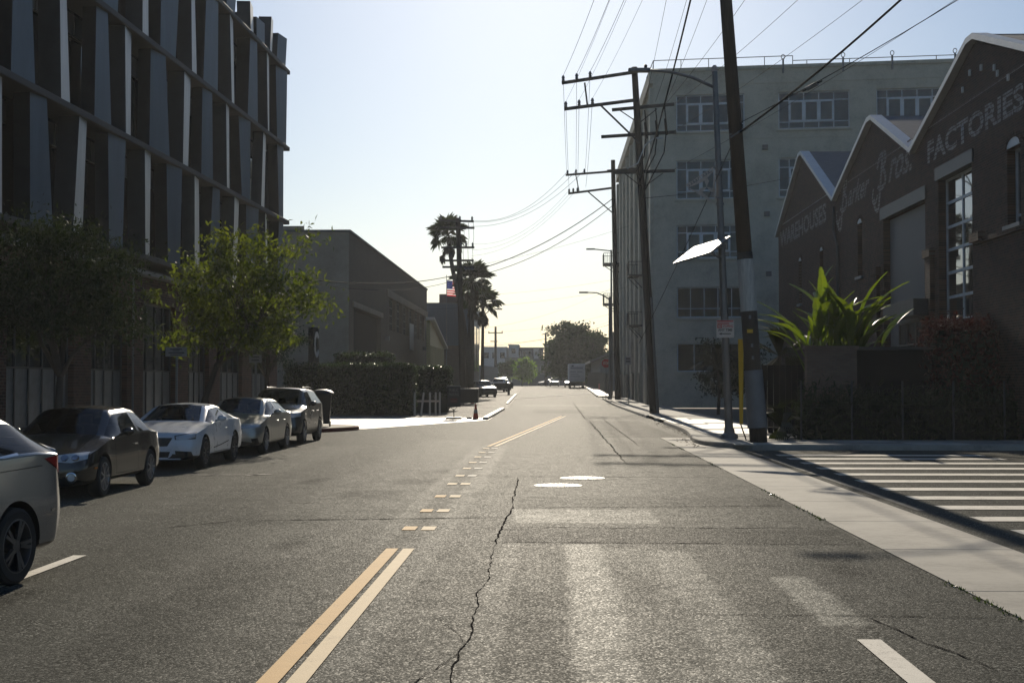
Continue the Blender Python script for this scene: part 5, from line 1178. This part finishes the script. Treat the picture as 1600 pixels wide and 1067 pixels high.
def car_cage(d):
    W, H, fo, wb, ro = d['W']/2, d['H'], d['fo'], d['wb'], d['ro']; zn, zf, zr, yc, zc_ = d['zn'], d['zf'], d['zr'], d['yc'], d['zcowl']
    rf, bp, rr, dk, zd, zt = d['rf'], d['bp'], d['rr'], d['dk'], d['zd'], d['ztail']; T = -(wb+ro); rw = d.get('roofw', .61); g = d.get('gnd', .19); hb = d.get('hips', 1.0)
    st = d.get('ht', .0)
    S = [(fo, fo-.02, fo-.05, g+.06, .66, .72, .47, .68, zn-.10, .56, zn-.045, zn-.025),
         (fo-.08, fo-.13, fo-.17, g+.01, .84, .885, .49, .83, zn-.035, .66, zn+.02, zn+.04),
         (fo-.36, fo-.40, fo-.44, g, .95, .985, .54, .935, zn+.025, .73, zn+.065, zn+.09),
         (0, 0, 0, g, .96, 1.0, .57, .965, zf-.075, .75, zf-.055+st, zf-.02+st*1.6),
         (yc+.14, yc+.14, yc+.14, g, .965, .985, .57, .95, zf-.02, .77, zc_-.05, zc_-.02),
         (yc-.12, yc-.05, yc, g, .965, .985, .57, .945, zf, .76, zc_-.012, zc_+.012),
         (rf-.05, rf+.30*(yc-rf), rf, g, .965, .985, .57, .94, zf+.015, rw, H-.075, H-.022),
         (bp+.06, bp+.05, bp+.03, g, .965, .985, .57, .945, (zf+zr)/2+.01, rw+.015, H-.055, H),
         (bp-.06, bp-.05, bp-.05, g, .965, .985, .57, .945, (zf+zr)/2+.012, rw+.015, H-.056, H-.002),
         (rr+.05, rr-.22*(rr-dk), rr, g, .965, .99*hb, .58, .95*hb, zr, rw-.01, d.get('zrr', H-.09), d.get('zrr', H-.09)+.05),
         (dk+.02, dk-.02, dk, g, .96, .99*hb, .6, .935*hb, zr-.015, .66, zd-.012, zd+.012),
         (T+.28, T+.22, T+.20, g+.03, .93, .96, .6, .88, zt-.05, .66, zt-.005, zt+.015),
         (T+.07, T+.05, T+.06, g+.08, .84, .88, .56, .80, zt-.10, .62, zt-.045, zt-.025),
         (T, T+.01, T+.05, g+.14, .66, .70, .55, .66, zt-.17, .52, zt-.11, zt-.09)]
    if d.get('hatch'):          # upright tail
        S[10] = (T+.30, T+.24, dk, g, .955, .985, .6, .93, zr-.02, .62, zd+.0, zd+.02)
        S[11] = (T+.20, T+.14, dk-.08, g+.03, .93, .96, .6, .88, zt-.04, .64, zd-.10, zd-.08)
    rows = []
    for yl, yb, yt, zb, ws, wm, zm, wh, zh, wt, zt_, zc in S:
        k4 = Vector((wh*W, yb, zh)); k7 = Vector((wt*W, yt, zt_)); dz = k7-k4
        bulge = Vector((.02*W*4*min(1, max(0, dz.z)/.4), 0, 0))
        rows.append([Vector((0,yl,zb)), Vector((ws*W*.85,yl,zb)), Vector((ws*W,yl,zb+.11)), Vector((wm*W,yl,zm)), k4, k4+dz*.07+bulge*.2, k4+dz*.86+bulge*.4, k7, Vector((wt*W*.88,yt,zt_+(zc-zt_)*.35)), Vector((wt*W*.45,yt,zt_+(zc-zt_)*.85)), Vector((0,yt,zc))])
    return rows
def build_car(d, label, loc, rotz, name='parked_car', group=None, cat='car'):
    rows = car_cage(d); nr = len(rows); K = 11; ring = 2*K-2; vs = []
    for r in rows: vs += [p[:] for p in r]+[(-r[k].x, r[k].y, r[k].z) for k in range(K-2, 0, -1)]
    fs = []; mi = []
    def seg(k): return k if k < K-1 else ring-1-k
    for i in range(nr-1):
        for k in range(ring):
            k2 = (k+1) % ring; fs.append((i*ring+k, i*ring+k2, (i+1)*ring+k2, (i+1)*ring+k)); s = seg(k); g = 0
            if s in (0, 1): g = 2
            if i == 5 and s >= 8: g = 1
            if i == 9 and s >= 8: g = 1
            if s == 5 and i in d.get('side', (5,6,8)): g = 1
            mi.append(g)
    for e, i in ((0, 0), (1, nr-1)):
        for k in range(K-1):
            L0 = lambda q: i*ring+((ring-q) % ring)
            f = (i*ring+k, i*ring+k+1, L0(k+1), L0(k)); f = f if len(set(f)) == 4 else tuple(dict.fromkeys(f)); fs.append(f if e == 0 else f[::-1]); mi.append(0)
    me = bpy.data.meshes.new('cage'); me.from_pydata(vs, [], fs); me.polygons.foreach_set('material_index', mi)
    for m in (PAINT[d['paint']], M['car_glass'], M['trim']): me.materials.append(m)
    bm = bmesh.new(); bm.from_mesh(me); bmesh.ops.recalc_face_normals(bm, faces=bm.faces)
    cl = bm.edges.layers.float.new('crease_edge')
    for e in bm.edges:
        a, b = e.verts[0].index, e.verts[1].index; ka, kb = a % ring, b % ring; ka = min(ka, ring-ka); kb = min(kb, ring-kb); ia, ib = a//ring, b//ring
        if ka == kb and ia != ib:
            e[cl] = {2: .5, 4: .55, 7: .35, 5: .8, 6: .8, 8: .5, 3: .25}.get(ka, 0)
        if ia == ib and ia in (5, 6, 9, 10, 7, 8) and ka >= 4 and kb >= 4: e[cl] = .55
        if ia == ib and ia in (1, 12): e[cl] = .35
    bm.to_mesh(me); bm.free()
    ob = bpy.data.objects.new('tmp', me); COL.objects.link(ob); sm = ob.modifiers.new('s', 'SUBSURF'); sm.levels = 3; sm.render_levels = 3
    dg = bpy.context.evaluated_depsgraph_get(); full = bpy.data.meshes.new_from_object(ob.evaluated_get(dg))
    bvh = BVHTree.FromPolygons([v.co[:] for v in full.vertices], [p.vertices[:] for p in full.polygons])
    rw = d['rw']; cut = MB()
    for y in (0, -d['wb']):
        for s in (-1, 1): cut.lathe([(rw+.05, 0), (rw+.05, .8)], 40, Matrix.Translation((s*(d['W']/2-.30), y, rw+.005)) @ Matrix.Rotation(R(90*s), 4, 'Y'))
    cm = cut.mesh('cut', [M['trim'], M['trim'], M['trim']]); cm.polygons.foreach_set('material_index', [2]*len(cm.polygons)); co = bpy.data.objects.new('cut', cm); COL.objects.link(co)
    bo = ob.modifiers.new('b', 'BOOLEAN'); bo.operation = 'DIFFERENCE'; bo.object = co; bo.solver = 'EXACT'
    bpy.context.view_layer.update(); fin_ = bpy.data.meshes.new_from_object(ob.evaluated_get(bpy.context.evaluated_depsgraph_get()))
    bpy.data.objects.remove(ob); bpy.data.objects.remove(co)
    t = thing(name, label, cat, loc, rotz, group)
    bm = bmesh.new(); bm.from_mesh(fin_); gf_ = [f for f in bm.faces if f.material_index == 1]; seen = set(); isl = []
    for f in gf_:
        if f.index in seen: continue
        st_ = [f]; seen.add(f.index); cur = []
        while st_:
            q = st_.pop(); cur.append(q)
            for e in q.edges:
                for l in e.link_faces:
                    if l.material_index == 1 and l.index not in seen: seen.add(l.index); st_.append(l)
        isl.append(cur)
    for cur in isl:
        mb = MB(); vm = {}
        for f in cur:
            for v in f.verts:
                if v not in vm: vm[v] = len(mb.v); mb.v.append((v.co+v.normal*.002)[:])
            mb.f.append(tuple(vm[v] for v in f.verts)); mb.mi.append(0)
        c = sum((f.calc_center_median() for f in cur), Vector())/len(cur)
        nm = 'side_window' if abs(c.x) > d['W']*.2 else ('windscreen' if c.y > d['bp'] else 'rear_window'); mb.build(nm, M['car_glass'], t, smooth=True, recalc=False)
    bmesh.ops.delete(bm, geom=gf_, context='FACES'); bm.to_mesh(fin_); bm.free(); fin_.name = 'body'; fin_.polygons.foreach_set('use_smooth', [True]*len(fin_.polygons))
    try: fin_.set_sharp_from_angle(angle=R(35))
    except Exception: pass
    put('body', fin_, t)
    MB().bb(-d['W']*.36, d['W']*.36, -d['wb']-.5, d['fo']-.5, .25, .45).build('underbody', M['trim'], t)
    # --- cabin seen through the glass
    zs = .30+(.12 if d.get('hatch') else 0); ys = d['yc']-1.25
    for s in (-1, 1):
        for k, y in enumerate((ys, ys-.92)):
            if k and d['paint'] in ('dark',): y = ys-.8
            mb = MB(); mb.box((s*.37,y+.12,zs+.12), (.5,.5,.2)); mb.box((s*.37,y-.2,zs+.48), (.48,.16,.62), rx=R(14)); st = mb.build('seat', M['seat_cloth'], t, bevel=.05)
            MB().box((s*.37,y-.29,zs+.86), (.25,.1,.17), rx=R(8)).build('headrest', M['seat_cloth'], st, bevel=.035)
    MB().bb(-d['W']*.40, d['W']*.40, d['yc']-.42, d['yc']-.02, d['zcowl']-.32, d['zcowl']-.07).build('dashboard', M['trim'], t, bevel=.05)
    MB().tube([(.37+.17*math.cos(a), d['yc']-.56-.06*math.sin(a), d['zcowl']-.12+.17*math.sin(a)) for a in [i*math.pi/8 for i in range(17)]], .014, 6, caps=False).build('steering_wheel', M['trim'], t)
    # --- decals laid on the body surface
    def hit(a, z, axis, sgn):
        o, dr = ((sgn*3, a, z), (-sgn,0,0)) if axis == 'x' else ((a, sgn*8 if sgn > 0 else -12, z), (0,-sgn,0))
        h = bvh.ray_cast(Vector(o), Vector(dr))
        if h[0] is None: h = bvh.find_nearest(Vector((sgn*d['W']*.45, a, z)) if axis == 'x' else Vector((a, (d['fo'] if sgn > 0 else -(d['wb']+d['ro'])), z)))
        n = h[1]; dv = Vector(dr)
        if n.dot(dv) > 0: n = -n
        return h[0], n
    def patch(nm, top, bot, axis, sgn, m, off=.006, nu=10, nv=5, parent=None):
        def along(pl, t):
            x = t*(len(pl)-1); i = min(int(x), len(pl)-2); f = x-i; return (pl[i][0]*(1-f)+pl[i+1][0]*f, pl[i][1]*(1-f)+pl[i+1][1]*f)
        mb = MB(); vv = []
        for i in range(nu+1):
            a, b = along(top, i/nu), along(bot, i/nu)
            for j in range(nv+1):
                f = j/nv; h, n = hit(a[0]*(1-f)+b[0]*f, a[1]*(1-f)+b[1]*f, axis, sgn); vv.append(h+n*off)
        mb.add(vv, [(i*(nv+1)+j, i*(nv+1)+j+1, (i+1)*(nv+1)+j+1, (i+1)*(nv+1)+j) for i in range(nu) for j in range(nv)])
        return mb.build(nm, M[m] if isinstance(m, str) else m, parent or t, smooth=True, recalc=True)
    def seamline(pts, sgn, wd=.0075, m='seam', nm='panel_gap'):
        q = []
        for a, b in zip(pts, pts[1:]):
            n = max(2, int(math.dist(a, b)/.08)); q += [(a[0]+(b[0]-a[0])*i/n, a[1]+(b[1]-a[1])*i/n) for i in range(n)]
        q.append(pts[-1]); mb = MB(); vv = []
        for i, p in enumerate(q):
            e = Vector(q[min(i+1,len(q)-1)])-Vector(q[max(i-1,0)]); e.normalize()
            for s in (-1, 1): h, n = hit(p[0]-e.y*s*wd/2, p[1]+e.x*s*wd/2, 'x', sgn); vv.append(h+n*.003)
        mb.add(vv, [(2*i, 2*i+1, 2*i+3, 2*i+2) for i in range(len(q)-1)]).build(nm, M[m], t, recalc=False)
    d['details'](d, t, patch, seamline, hit)
    # --- mirrors, handles, wheels
    for s in (-1, 1):
        h, n = hit(d['yc']-.52, d['zf']+.04, 'x', s); mb = MB(); ellipsoid(mb, h+Vector((s*.13,.02,.06)), (.105,.075,.07)); mb.bar(h+Vector((s*-.02,0,.0)), h+Vector((s*.08,.01,.03)), .05, .04)
        mr = mb.build('wing_mirror', PAINT[d['paint']] if d.get('mirror_paint', True) else M['trim'], t, smooth=True); MB().box(h+Vector((s*.13,-.052,.06)), (.15,.01,.09)).build('mirror_glass', M['car_glass'], mr)
        for y in d.get('handles', ()):
            h, n = hit(y, d['zf']-.14, 'x', s); mb = MB(); mb.box(h+n*.022, (.025,.20,.028)); mb.build('door_handle', PAINT[d['paint']] if d.get('mirror_paint', True) else M['trim'], t, bevel=.008)
    tw_ = d.get('tw', .21); sp = d.get('spokes', 5)
    for y in (0, -d['wb']):
        for s in (-1, 1):
            o = put('wheel', wheel_mesh(rw, tw_, 0), t, (s*(d['W']/2-tw_/2-.015), y, rw), 0 if s > 0 else math.pi)
            put('rim', wheel_mesh(rw, tw_, sp, d.get('rimm', 'rim')), o)
    return t
_wm = {}
def wheel_mesh(r, w_, sp, rm='rim'):
    k = (round(r,3), w_, sp, rm)
    if k in _wm: return _wm[k]
    X = Matrix.Rotation(R(90), 4, 'Y'); mb = MB(); ri = r*.70
    if sp == 0:
        mb.lathe([(ri,-w_*.48), (r*.90,-w_*.5), (r*.985,-w_*.40), (r,-w_*.2), (r,w_*.2), (r*.985,w_*.40), (r*.90,w_*.5), (ri,w_*.48), (ri,-w_*.48)], 36, X, caps=False); _wm[k] = mb.mesh('wheel', M['rubber'], smooth='auto')
    else:
        mb.lathe([(ri,-w_*.45), (ri*1.03,w_*.47), (ri*.95,w_*.49), (ri*.91,w_*.40), (ri*.88,-w_*.4)], 36, X, caps=False, mi=0)
        mb.lathe([(ri*.9,-w_*.05), (.02,-w_*.05)], 24, X, caps=True, mi=1); mb.lathe([(.065,0), (.06,w_*.44), (.03,w_*.46)], 14, X, mi=0)
        for i in range(sp):
            for dd in ((-.13,.13) if sp <= 6 else (0,)):
                a = 2*math.pi*i/sp; c0 = Vector((w_*.40, math.cos(a+dd*.5)*.05, math.sin(a+dd*.5)*.05)); c1 = Vector((w_*.44, math.cos(a+dd)*ri*.95, math.sin(a+dd)*ri*.95)); mb.bar(c0, c1, .035 if sp <= 6 else .04, .03)
        _wm[k] = mb.mesh('rim', [M[rm], M['trim']], smooth='auto')
    return _wm[k]
def doors(d, seamline, cuts, zlo=.33, lo=None):
    for s in (-1, 1):
        for y in cuts: seamline([(y, d['zf']-.0), (y+.02, .62), (y-.01, zlo)], s)
        seamline([(cuts[0]-.01, zlo), (cuts[-1]-.01, zlo)], s)
def det_convertible(d, t, patch, seam, hit):
    w = d['W']/2
    for s in (-1, 1):
        patch('headlight', [(s*.38,.70), (s*.60,.725), (s*.79,.74)], [(s*.40,.60), (s*.62,.585), (s*.80,.64)], 'y', 1, 'lamp_clear', .008, 12, 6)
        for x in (.50,.66):
            h, n = hit(s*x, .655, 'y', 1); MB().lathe([(.062,0), (.058,.02), (.03,.012)], 16, Matrix.Translation(h+n*.006) @ n.to_track_quat('Z','Y').to_matrix().to_4x4()).build('projector', M['lamp_chrome'], t, smooth='auto')
        h, n = hit(s*.62, .36, 'y', 1); q = Matrix.Translation(h+n*.004) @ n.to_track_quat('Z','Y').to_matrix().to_4x4(); MB().lathe([(.085,0), (.085,.012), (.065,.018), (.06,.01)], 18, q).build('fog_light', M['lamp_chrome'], t)
        MB().lathe([(.055,.012), (.01,.02)], 16, q).build('fog_lens', M['lamp_clear'], t)
        patch('side_marker', [(d['fo']-.52,.50), (d['fo']-.40,.50)], [(d['fo']-.52,.47), (d['fo']-.40,.47)], 'x', s, 'lamp_amber', .006, 3, 2)
        patch('tail_light', [(s*.42,.80), (s*.78,.82)], [(s*.44,.70), (s*.78,.68)], 'y', -1, 'lamp_red')
    patch('grille', [(-.36,.70), (0,.71), (.36,.70)], [(-.38,.60), (0,.585), (.38,.60)], 'y', 1, 'trim'); patch('lower_grille', [(-.42,.44), (.42,.44)], [(-.45,.27), (.45,.27)], 'y', 1, 'trim')
    patch('number_plate', [(-.16,.53), (.16,.53)], [(-.16,.45), (.16,.45)], 'y', 1, 'plate', .014, 4, 2)
    doors(d, seam, (-.62,-1.85))
def det_coupe(d, t, patch, seam, hit):
    for s in (-1, 1):
        patch('headlight', [(s*.50,.715), (s*.70,.755), (s*.85,.78)], [(s*.52,.655), (s*.70,.645), (s*.86,.69)], 'y', 1, 'lamp_clear', .008, 12, 5); patch('headlight_bezel', [(s*.47,.73), (s*.86,.80)], [(s*.49,.645), (s*.87,.655)], 'y', 1, 'trim', .004, 12, 5)
        patch('fog_light', [(s*.50,.42), (s*.82,.40)], [(s*.52,.30), (s*.84,.30)], 'y', 1, 'trim', .006)
        patch('tail_light', [(s*.40,.86), (s*.80,.86)], [(s*.42,.74), (s*.78,.72)], 'y', -1, 'lamp_red')
    patch('grille', [(-.44,.685), (0,.69), (.44,.685)], [(-.34,.515), (0,.50), (.34,.515)], 'y', 1, 'trim'); patch('lower_grille', [(-.40,.40), (.40,.40)], [(-.36,.28), (.36,.28)], 'y', 1, 'trim')
    MB().bb(-.62,.62,d['fo']-.16,d['fo']+.02,.235,.26).build('front_splitter', PAINT['white'], t, bevel=.006)
    doors(d, seam, (-.78,-2.05))
    for s in (-1, 1): seam([(-.7,.42), (-1.4,.46), (-2.1,.52)], s, .02); patch('side_gill', [(-2.45,.80), (-2.2,.86)], [(-2.5,.62), (-2.32,.60)], 'x', s, PAINT['white'], .004, 4, 3)
def det_sedan(d, t, patch, seam, hit):
    for s in (-1, 1):
        patch('headlight', [(s*.44,.725), (s*.68,.75), (s*.86,.77)], [(s*.46,.685), (s*.68,.68), (s*.87,.70)], 'y', 1, 'lamp_clear', .008, 12, 4)
        patch('tail_light', [(s*.30,.92), (s*.84,.93)], [(s*.30,.84), (s*.84,.80)], 'y', -1, 'lamp_red'); patch('air_curtain', [(s*.70,.42), (s*.84,.44)], [(s*.74,.28), (s*.85,.30)], 'y', 1, 'trim')
    patch('grille', [(-.50,.73), (0,.735), (.50,.73)], [(-.42,.54), (0,.52), (.42,.54)], 'y', 1, 'trim'); patch('lower_grille', [(-.50,.36), (.50,.36)], [(-.46,.26), (.46,.26)], 'y', 1, 'trim')
    patch('number_plate', [(-.16,.47), (.16,.47)], [(-.16,.39), (.16,.39)], 'y', 1, 'plate', .014, 4, 2)
    doors(d, seam, (-.62,-1.62,-2.55))
def det_suv(d, t, patch, seam, hit):
    for s in (-1, 1):
        patch('headlight', [(s*.48,.90), (s*.70,.93), (s*.86,.95)], [(s*.50,.82), (s*.70,.81), (s*.87,.84)], 'y', 1, 'lamp_clear', .008, 12, 4)
        patch('tail_light', [(s*.52,1.10), (s*.84,1.12)], [(s*.52,.95), (s*.84,.92)], 'y', -1, 'lamp_red'); patch('fog_light', [(s*.66,.52), (s*.82,.54)], [(s*.66,.44), (s*.82,.44)], 'y', 1, 'trim')
        x = s*d['W']*.5*.60; mb = MB(); mb.tube([(x,d['rf']-.25,d['H']-.05), (x,d['rf']-.45,d['H']+.0), (x,d['rr']+.2,d['H']-.01), (x,d['rr']+.02,d['H']-.05)], .018, 6); mb.build('roof_rail', M['trim'], t, smooth=True)
        patch('sill_trim', [(-.42,.42), (-d['wb']+.42,.42)], [(-.42,.30), (-d['wb']+.42,.30)], 'x', s, 'trim', .006, 14, 3)
    patch('grille', [(-.44,.88), (0,.89), (.44,.88)], [(-.36,.66), (0,.64), (.36,.66)], 'y', 1, 'trim'); patch('lower_grille', [(-.6,.50), (.6,.50)], [(-.55,.32), (.55,.32)], 'y', 1, 'trim')
    doors(d, seam, (-.60,-1.55,-2.45), .45)
def det_liftback(d, t, patch, seam, hit):
    T = -(d['wb']+d['ro'])
    for s in (-1, 1):
        patch('headlight', [(s*.50,.74), (s*.84,.80)], [(s*.52,.66), (s*.86,.68)], 'y', 1, 'lamp_clear', .008, 8, 4)
        patch('tail_light', [(T+.50,1.05), (T+.22,1.07), (T+.10,1.04)], [(T+.44,1.02), (T+.24,.93), (T+.13,.90)], 'x', s, 'lamp_red', .010, 14, 6)
        patch('tail_light', [(s*.42,1.06), (s*.72,1.06)], [(s*.46,.98), (s*.74,.90)], 'y', -1, 'lamp_red', .01, 8, 5)
        patch('rear_reflector', [(T+.42,.60), (T+.36,.605)], [(T+.42,.575), (T+.36,.58)], 'x', s, 'lamp_chrome', .006, 3, 2)
        seam([(-.5,.90), (-1.6,.94), (-2.4,.97), (T+.55,.99)], s, .006)
    patch('grille', [(-.4,.62), (.4,.62)], [(-.45,.35), (.45,.35)], 'y', 1, 'trim'); patch('lower_diffuser', [(-.55,.42), (.55,.42)], [(-.5,.32), (.5,.32)], 'y', -1, 'trim')
    doors(d, seam, (-.62,-1.60,-2.42))
    for s in (-1, 1): patch('chrome_trim', [(-.75,d['zf']+.012), (-1.6,d['zf']+.04), (-2.75,d['zr']+.03)], [(-.75,d['zf']-.008), (-1.6,d['zf']+.02), (-2.75,d['zr']+.01)], 'x', s, 'lamp_chrome', .006, 16, 2)
base = dict(W=1.79, H=1.44, fo=.88, wb=2.578, ro=.95, zn=.70, zf=.92, zr=.96, yc=-.42, zcowl=.98, rf=-1.12, bp=-1.95, rr=-2.45, dk=-3.02, zd=1.0, ztail=.96, rw=.325, paint='dark', details=det_convertible)
CARS = {}
CARS['convertible'] = dict(base, handles=(-1.65,), spokes=9, side=(5,6,8), hips=1.01, rimm='rim')
CARS['coupe'] = dict(base, W=1.916, H=1.38, fo=.86, wb=2.72, ro=1.2, zn=.76, zf=.95, zr=1.0, yc=-.62, zcowl=1.0, rf=-1.42, bp=-2.1, rr=-2.55, dk=-3.3, zd=1.06, ztail=1.03, rw=.345, paint='white', details=det_coupe, handles=(-1.85,), spokes=10, rimm='rim_dark', roofw=.58, hips=1.015, ht=.01)
CARS['sedan'] = dict(base, W=1.862, H=1.45, fo=.95, wb=2.83, ro=1.1, zn=.76, zf=.96, zr=1.0, yc=-.50, zcowl=1.02, rf=-1.30, bp=-1.72, rr=-2.75, dk=-3.42, zd=1.10, ztail=1.08, rw=.335, paint='silver', details=det_sedan, handles=(-1.45,-2.35), spokes=10, rimm='rim', roofw=.6, side=(5,6,8,9))
CARS['suv'] = dict(base, W=1.855, H=1.69, fo=.92, wb=2.69, ro=.95, zn=.93, zf=1.10, zr=1.16, yc=-.42, zcowl=1.18, rf=-1.10, bp=-1.62, rr=-3.10, dk=-3.42, zd=1.22, ztail=1.15, rw=.36, paint='black', details=det_suv, handles=(-1.40,-2.25), spokes=5, rimm='rim', gnd=.24, hatch=True, zrr=1.58, roofw=.66, side=(5,6,8,9))
CARS['liftback'] = dict(base, W=1.80, H=1.53, fo=.95, wb=2.70, ro=.98, zn=.78, zf=1.0, zr=1.09, yc=-.35, zcowl=1.08, rf=-1.25, bp=-1.68, rr=-2.95, dk=-3.42, zd=1.22, ztail=1.19, rw=.33, paint='grey', details=det_liftback, handles=(-1.42,-2.28), spokes=5, rimm='rim_dark', roofw=.6, side=(5,6,8,9), zrr=1.42)
PI = math.pi
c_conv = build_car(CARS['convertible'], 'dark brown hardtop convertible parked behind the grey moving car', (-8.08,22.2,0), PI)
c_coup = build_car(CARS['coupe'], 'white sports coupe parked behind the dark convertible', (-8.3,29.4,0), PI)
c_sed = build_car(CARS['sedan'], 'silver-beige sedan parked behind the white coupe', (-8.22,35.5,0), PI)
c_suv = build_car(CARS['suv'], 'dark charcoal SUV with roof rails parked last before the bin', (-8.22,41.1,0), PI)
c_lift = build_car(CARS['liftback'], 'grey liftback driving past at the left edge, nearest car', (-6.24,9.80,0), PI-R(9.0), name='moving_car'); c_lift.scale = (1.07,1.07,1.07)
def dupcar(src, label, loc, rotz, paint=None, group='cars at the far end'):
    c = copy_tree(src); c.location = loc; c.rotation_euler = (0,0,rotz); c['label'] = label; c['group'] = group
    if paint:
        for o in c.children:
            if o.type == 'MESH' and o.name.split('.')[0] in ('body','wing_mirror','door_handle'):
                for sl in o.material_slots:
                    if sl.material and sl.material.name.startswith('paint'): sl.link = 'OBJECT'; sl.material = PAINT[paint]
    return c
dupcar(c_suv, 'far dark SUV parked nose-out beside the dumpsters', (-6.3,140,zg(140)), R(200), 'black'); dupcar(c_suv, 'far glinting silver SUV parked right of the dark one', (-6.2,165,zg(165)), R(175), 'silver')
dupcar(c_sed, 'far glinting sedan half hidden behind the dark far SUV', (-7.9,158,zg(158)), R(180), 'white'); dupcar(c_sed, 'far blue-grey sedan parked beyond the silver SUV', (-7.0,205,zg(205)), R(180), 'blue')
dupcar(c_suv, 'dark car parked beside the long hedge seen through the white posts', (-9.4,88,0.0), R(90), 'red'); dupcar(c_suv, 'far oncoming dark car with a bright glint, left of the truck', (1.0,262,1.0), R(180), 'black')
dupcar(c_sed, 'far pale blue car crossing at the end of the street', (-1.6,305,1.0), R(90), 'blue'); dupcar(c_sed, 'far dark car parked in front of the box truck', (3.6,240,1.0), R(180), 'black'); dupcar(c_suv, 'far dark SUV parked at the far left kerb', (-7.6,226,1.0), R(180), 'grey')
dupcar(c_sed, 'far pale sedan parked behind the glinting silver SUV', (-6.0,178,zg(178)), R(178), 'silver'); dupcar(c_coup, 'far dark low car parked near the slat fence', (-6.3,190,zg(190)), R(180), 'black')
# box truck seen from behind
tk = thing('box_truck', 'white box truck parked on the right with lettering on its rear door', 'truck', (3.95,197,zg(197)))
MB().bb(-1.2,1.2,0,6.2,.95,3.5).build('cargo_box', M['white'], tk, bevel=.04); MB().bb(-.95,.95,.2,7.8,.5,.95).build('chassis', M['trim'], tk); MB().bb(-1.15,1.15,-.15,.1,.45,.62).build('bumper', M['trim'], tk)
MB().bb(-1.0,1.0,6.3,8.2,.6,2.6).build('cab', M['white'], tk, bevel=.15)
for i in range(5): MB().bb(-1.05,1.05,-.03,-.005,1.1+i*.45,1.1+i*.45+.42).build('door_panel', M['sign_white'], tk)
for x0, x1, z, h in ((-.9,.9,2.78,.24), (-.95,-.1,2.3,.14), (.05,.8,2.3,.14), (-.9,.2,1.95,.1), (-.9,.5,1.65,.1)): MB().bb(x0, x1, -.045, -.034, z, z+h).build('print_line', M['sign_grey'], tk)
MB().bb(-.75,-.45,-.045,-.034,3.12,3.3).build('print_mark', M['ink'], tk)
for x in (-1.05,1.05): MB().box((x,-.02,.8), (.12,.04,.1)).build('tail_light', M['lamp_red'], tk)
for y in (1.6, 6.9):
    for s in (-1, 1): o = put('wheel', wheel_mesh(.45,.28,0), tk, (s*.95,y,.45), 0 if s > 0 else PI); put('rim', wheel_mesh(.45,.28,5,'rim'), o)

# ------------------------------------------------------------------ sunlit air
hz = MB().bb(-1300, 1300, -160, 2100, -1.2, 27.0).build('haze', bpy.data.materials.new('haze_air')); hz['kind'] = 'stuff'; hz['label'] = 'thin sunlit haze over the street'
hm = hz.data.materials[0]; hm.use_nodes = True; hn = hm.node_tree
for n in list(hn.nodes):
    if n.type == 'BSDF_PRINCIPLED': hn.nodes.remove(n)
pv = hn.nodes.new('ShaderNodeVolumePrincipled'); pv.inputs['Color'].default_value = (.93,.96,1,1); pv.inputs['Density'].default_value = .00024; pv.inputs['Anisotropy'].default_value = .35
hn.links.new(pv.outputs[0], hn.nodes['Material Output'].inputs['Volume'])
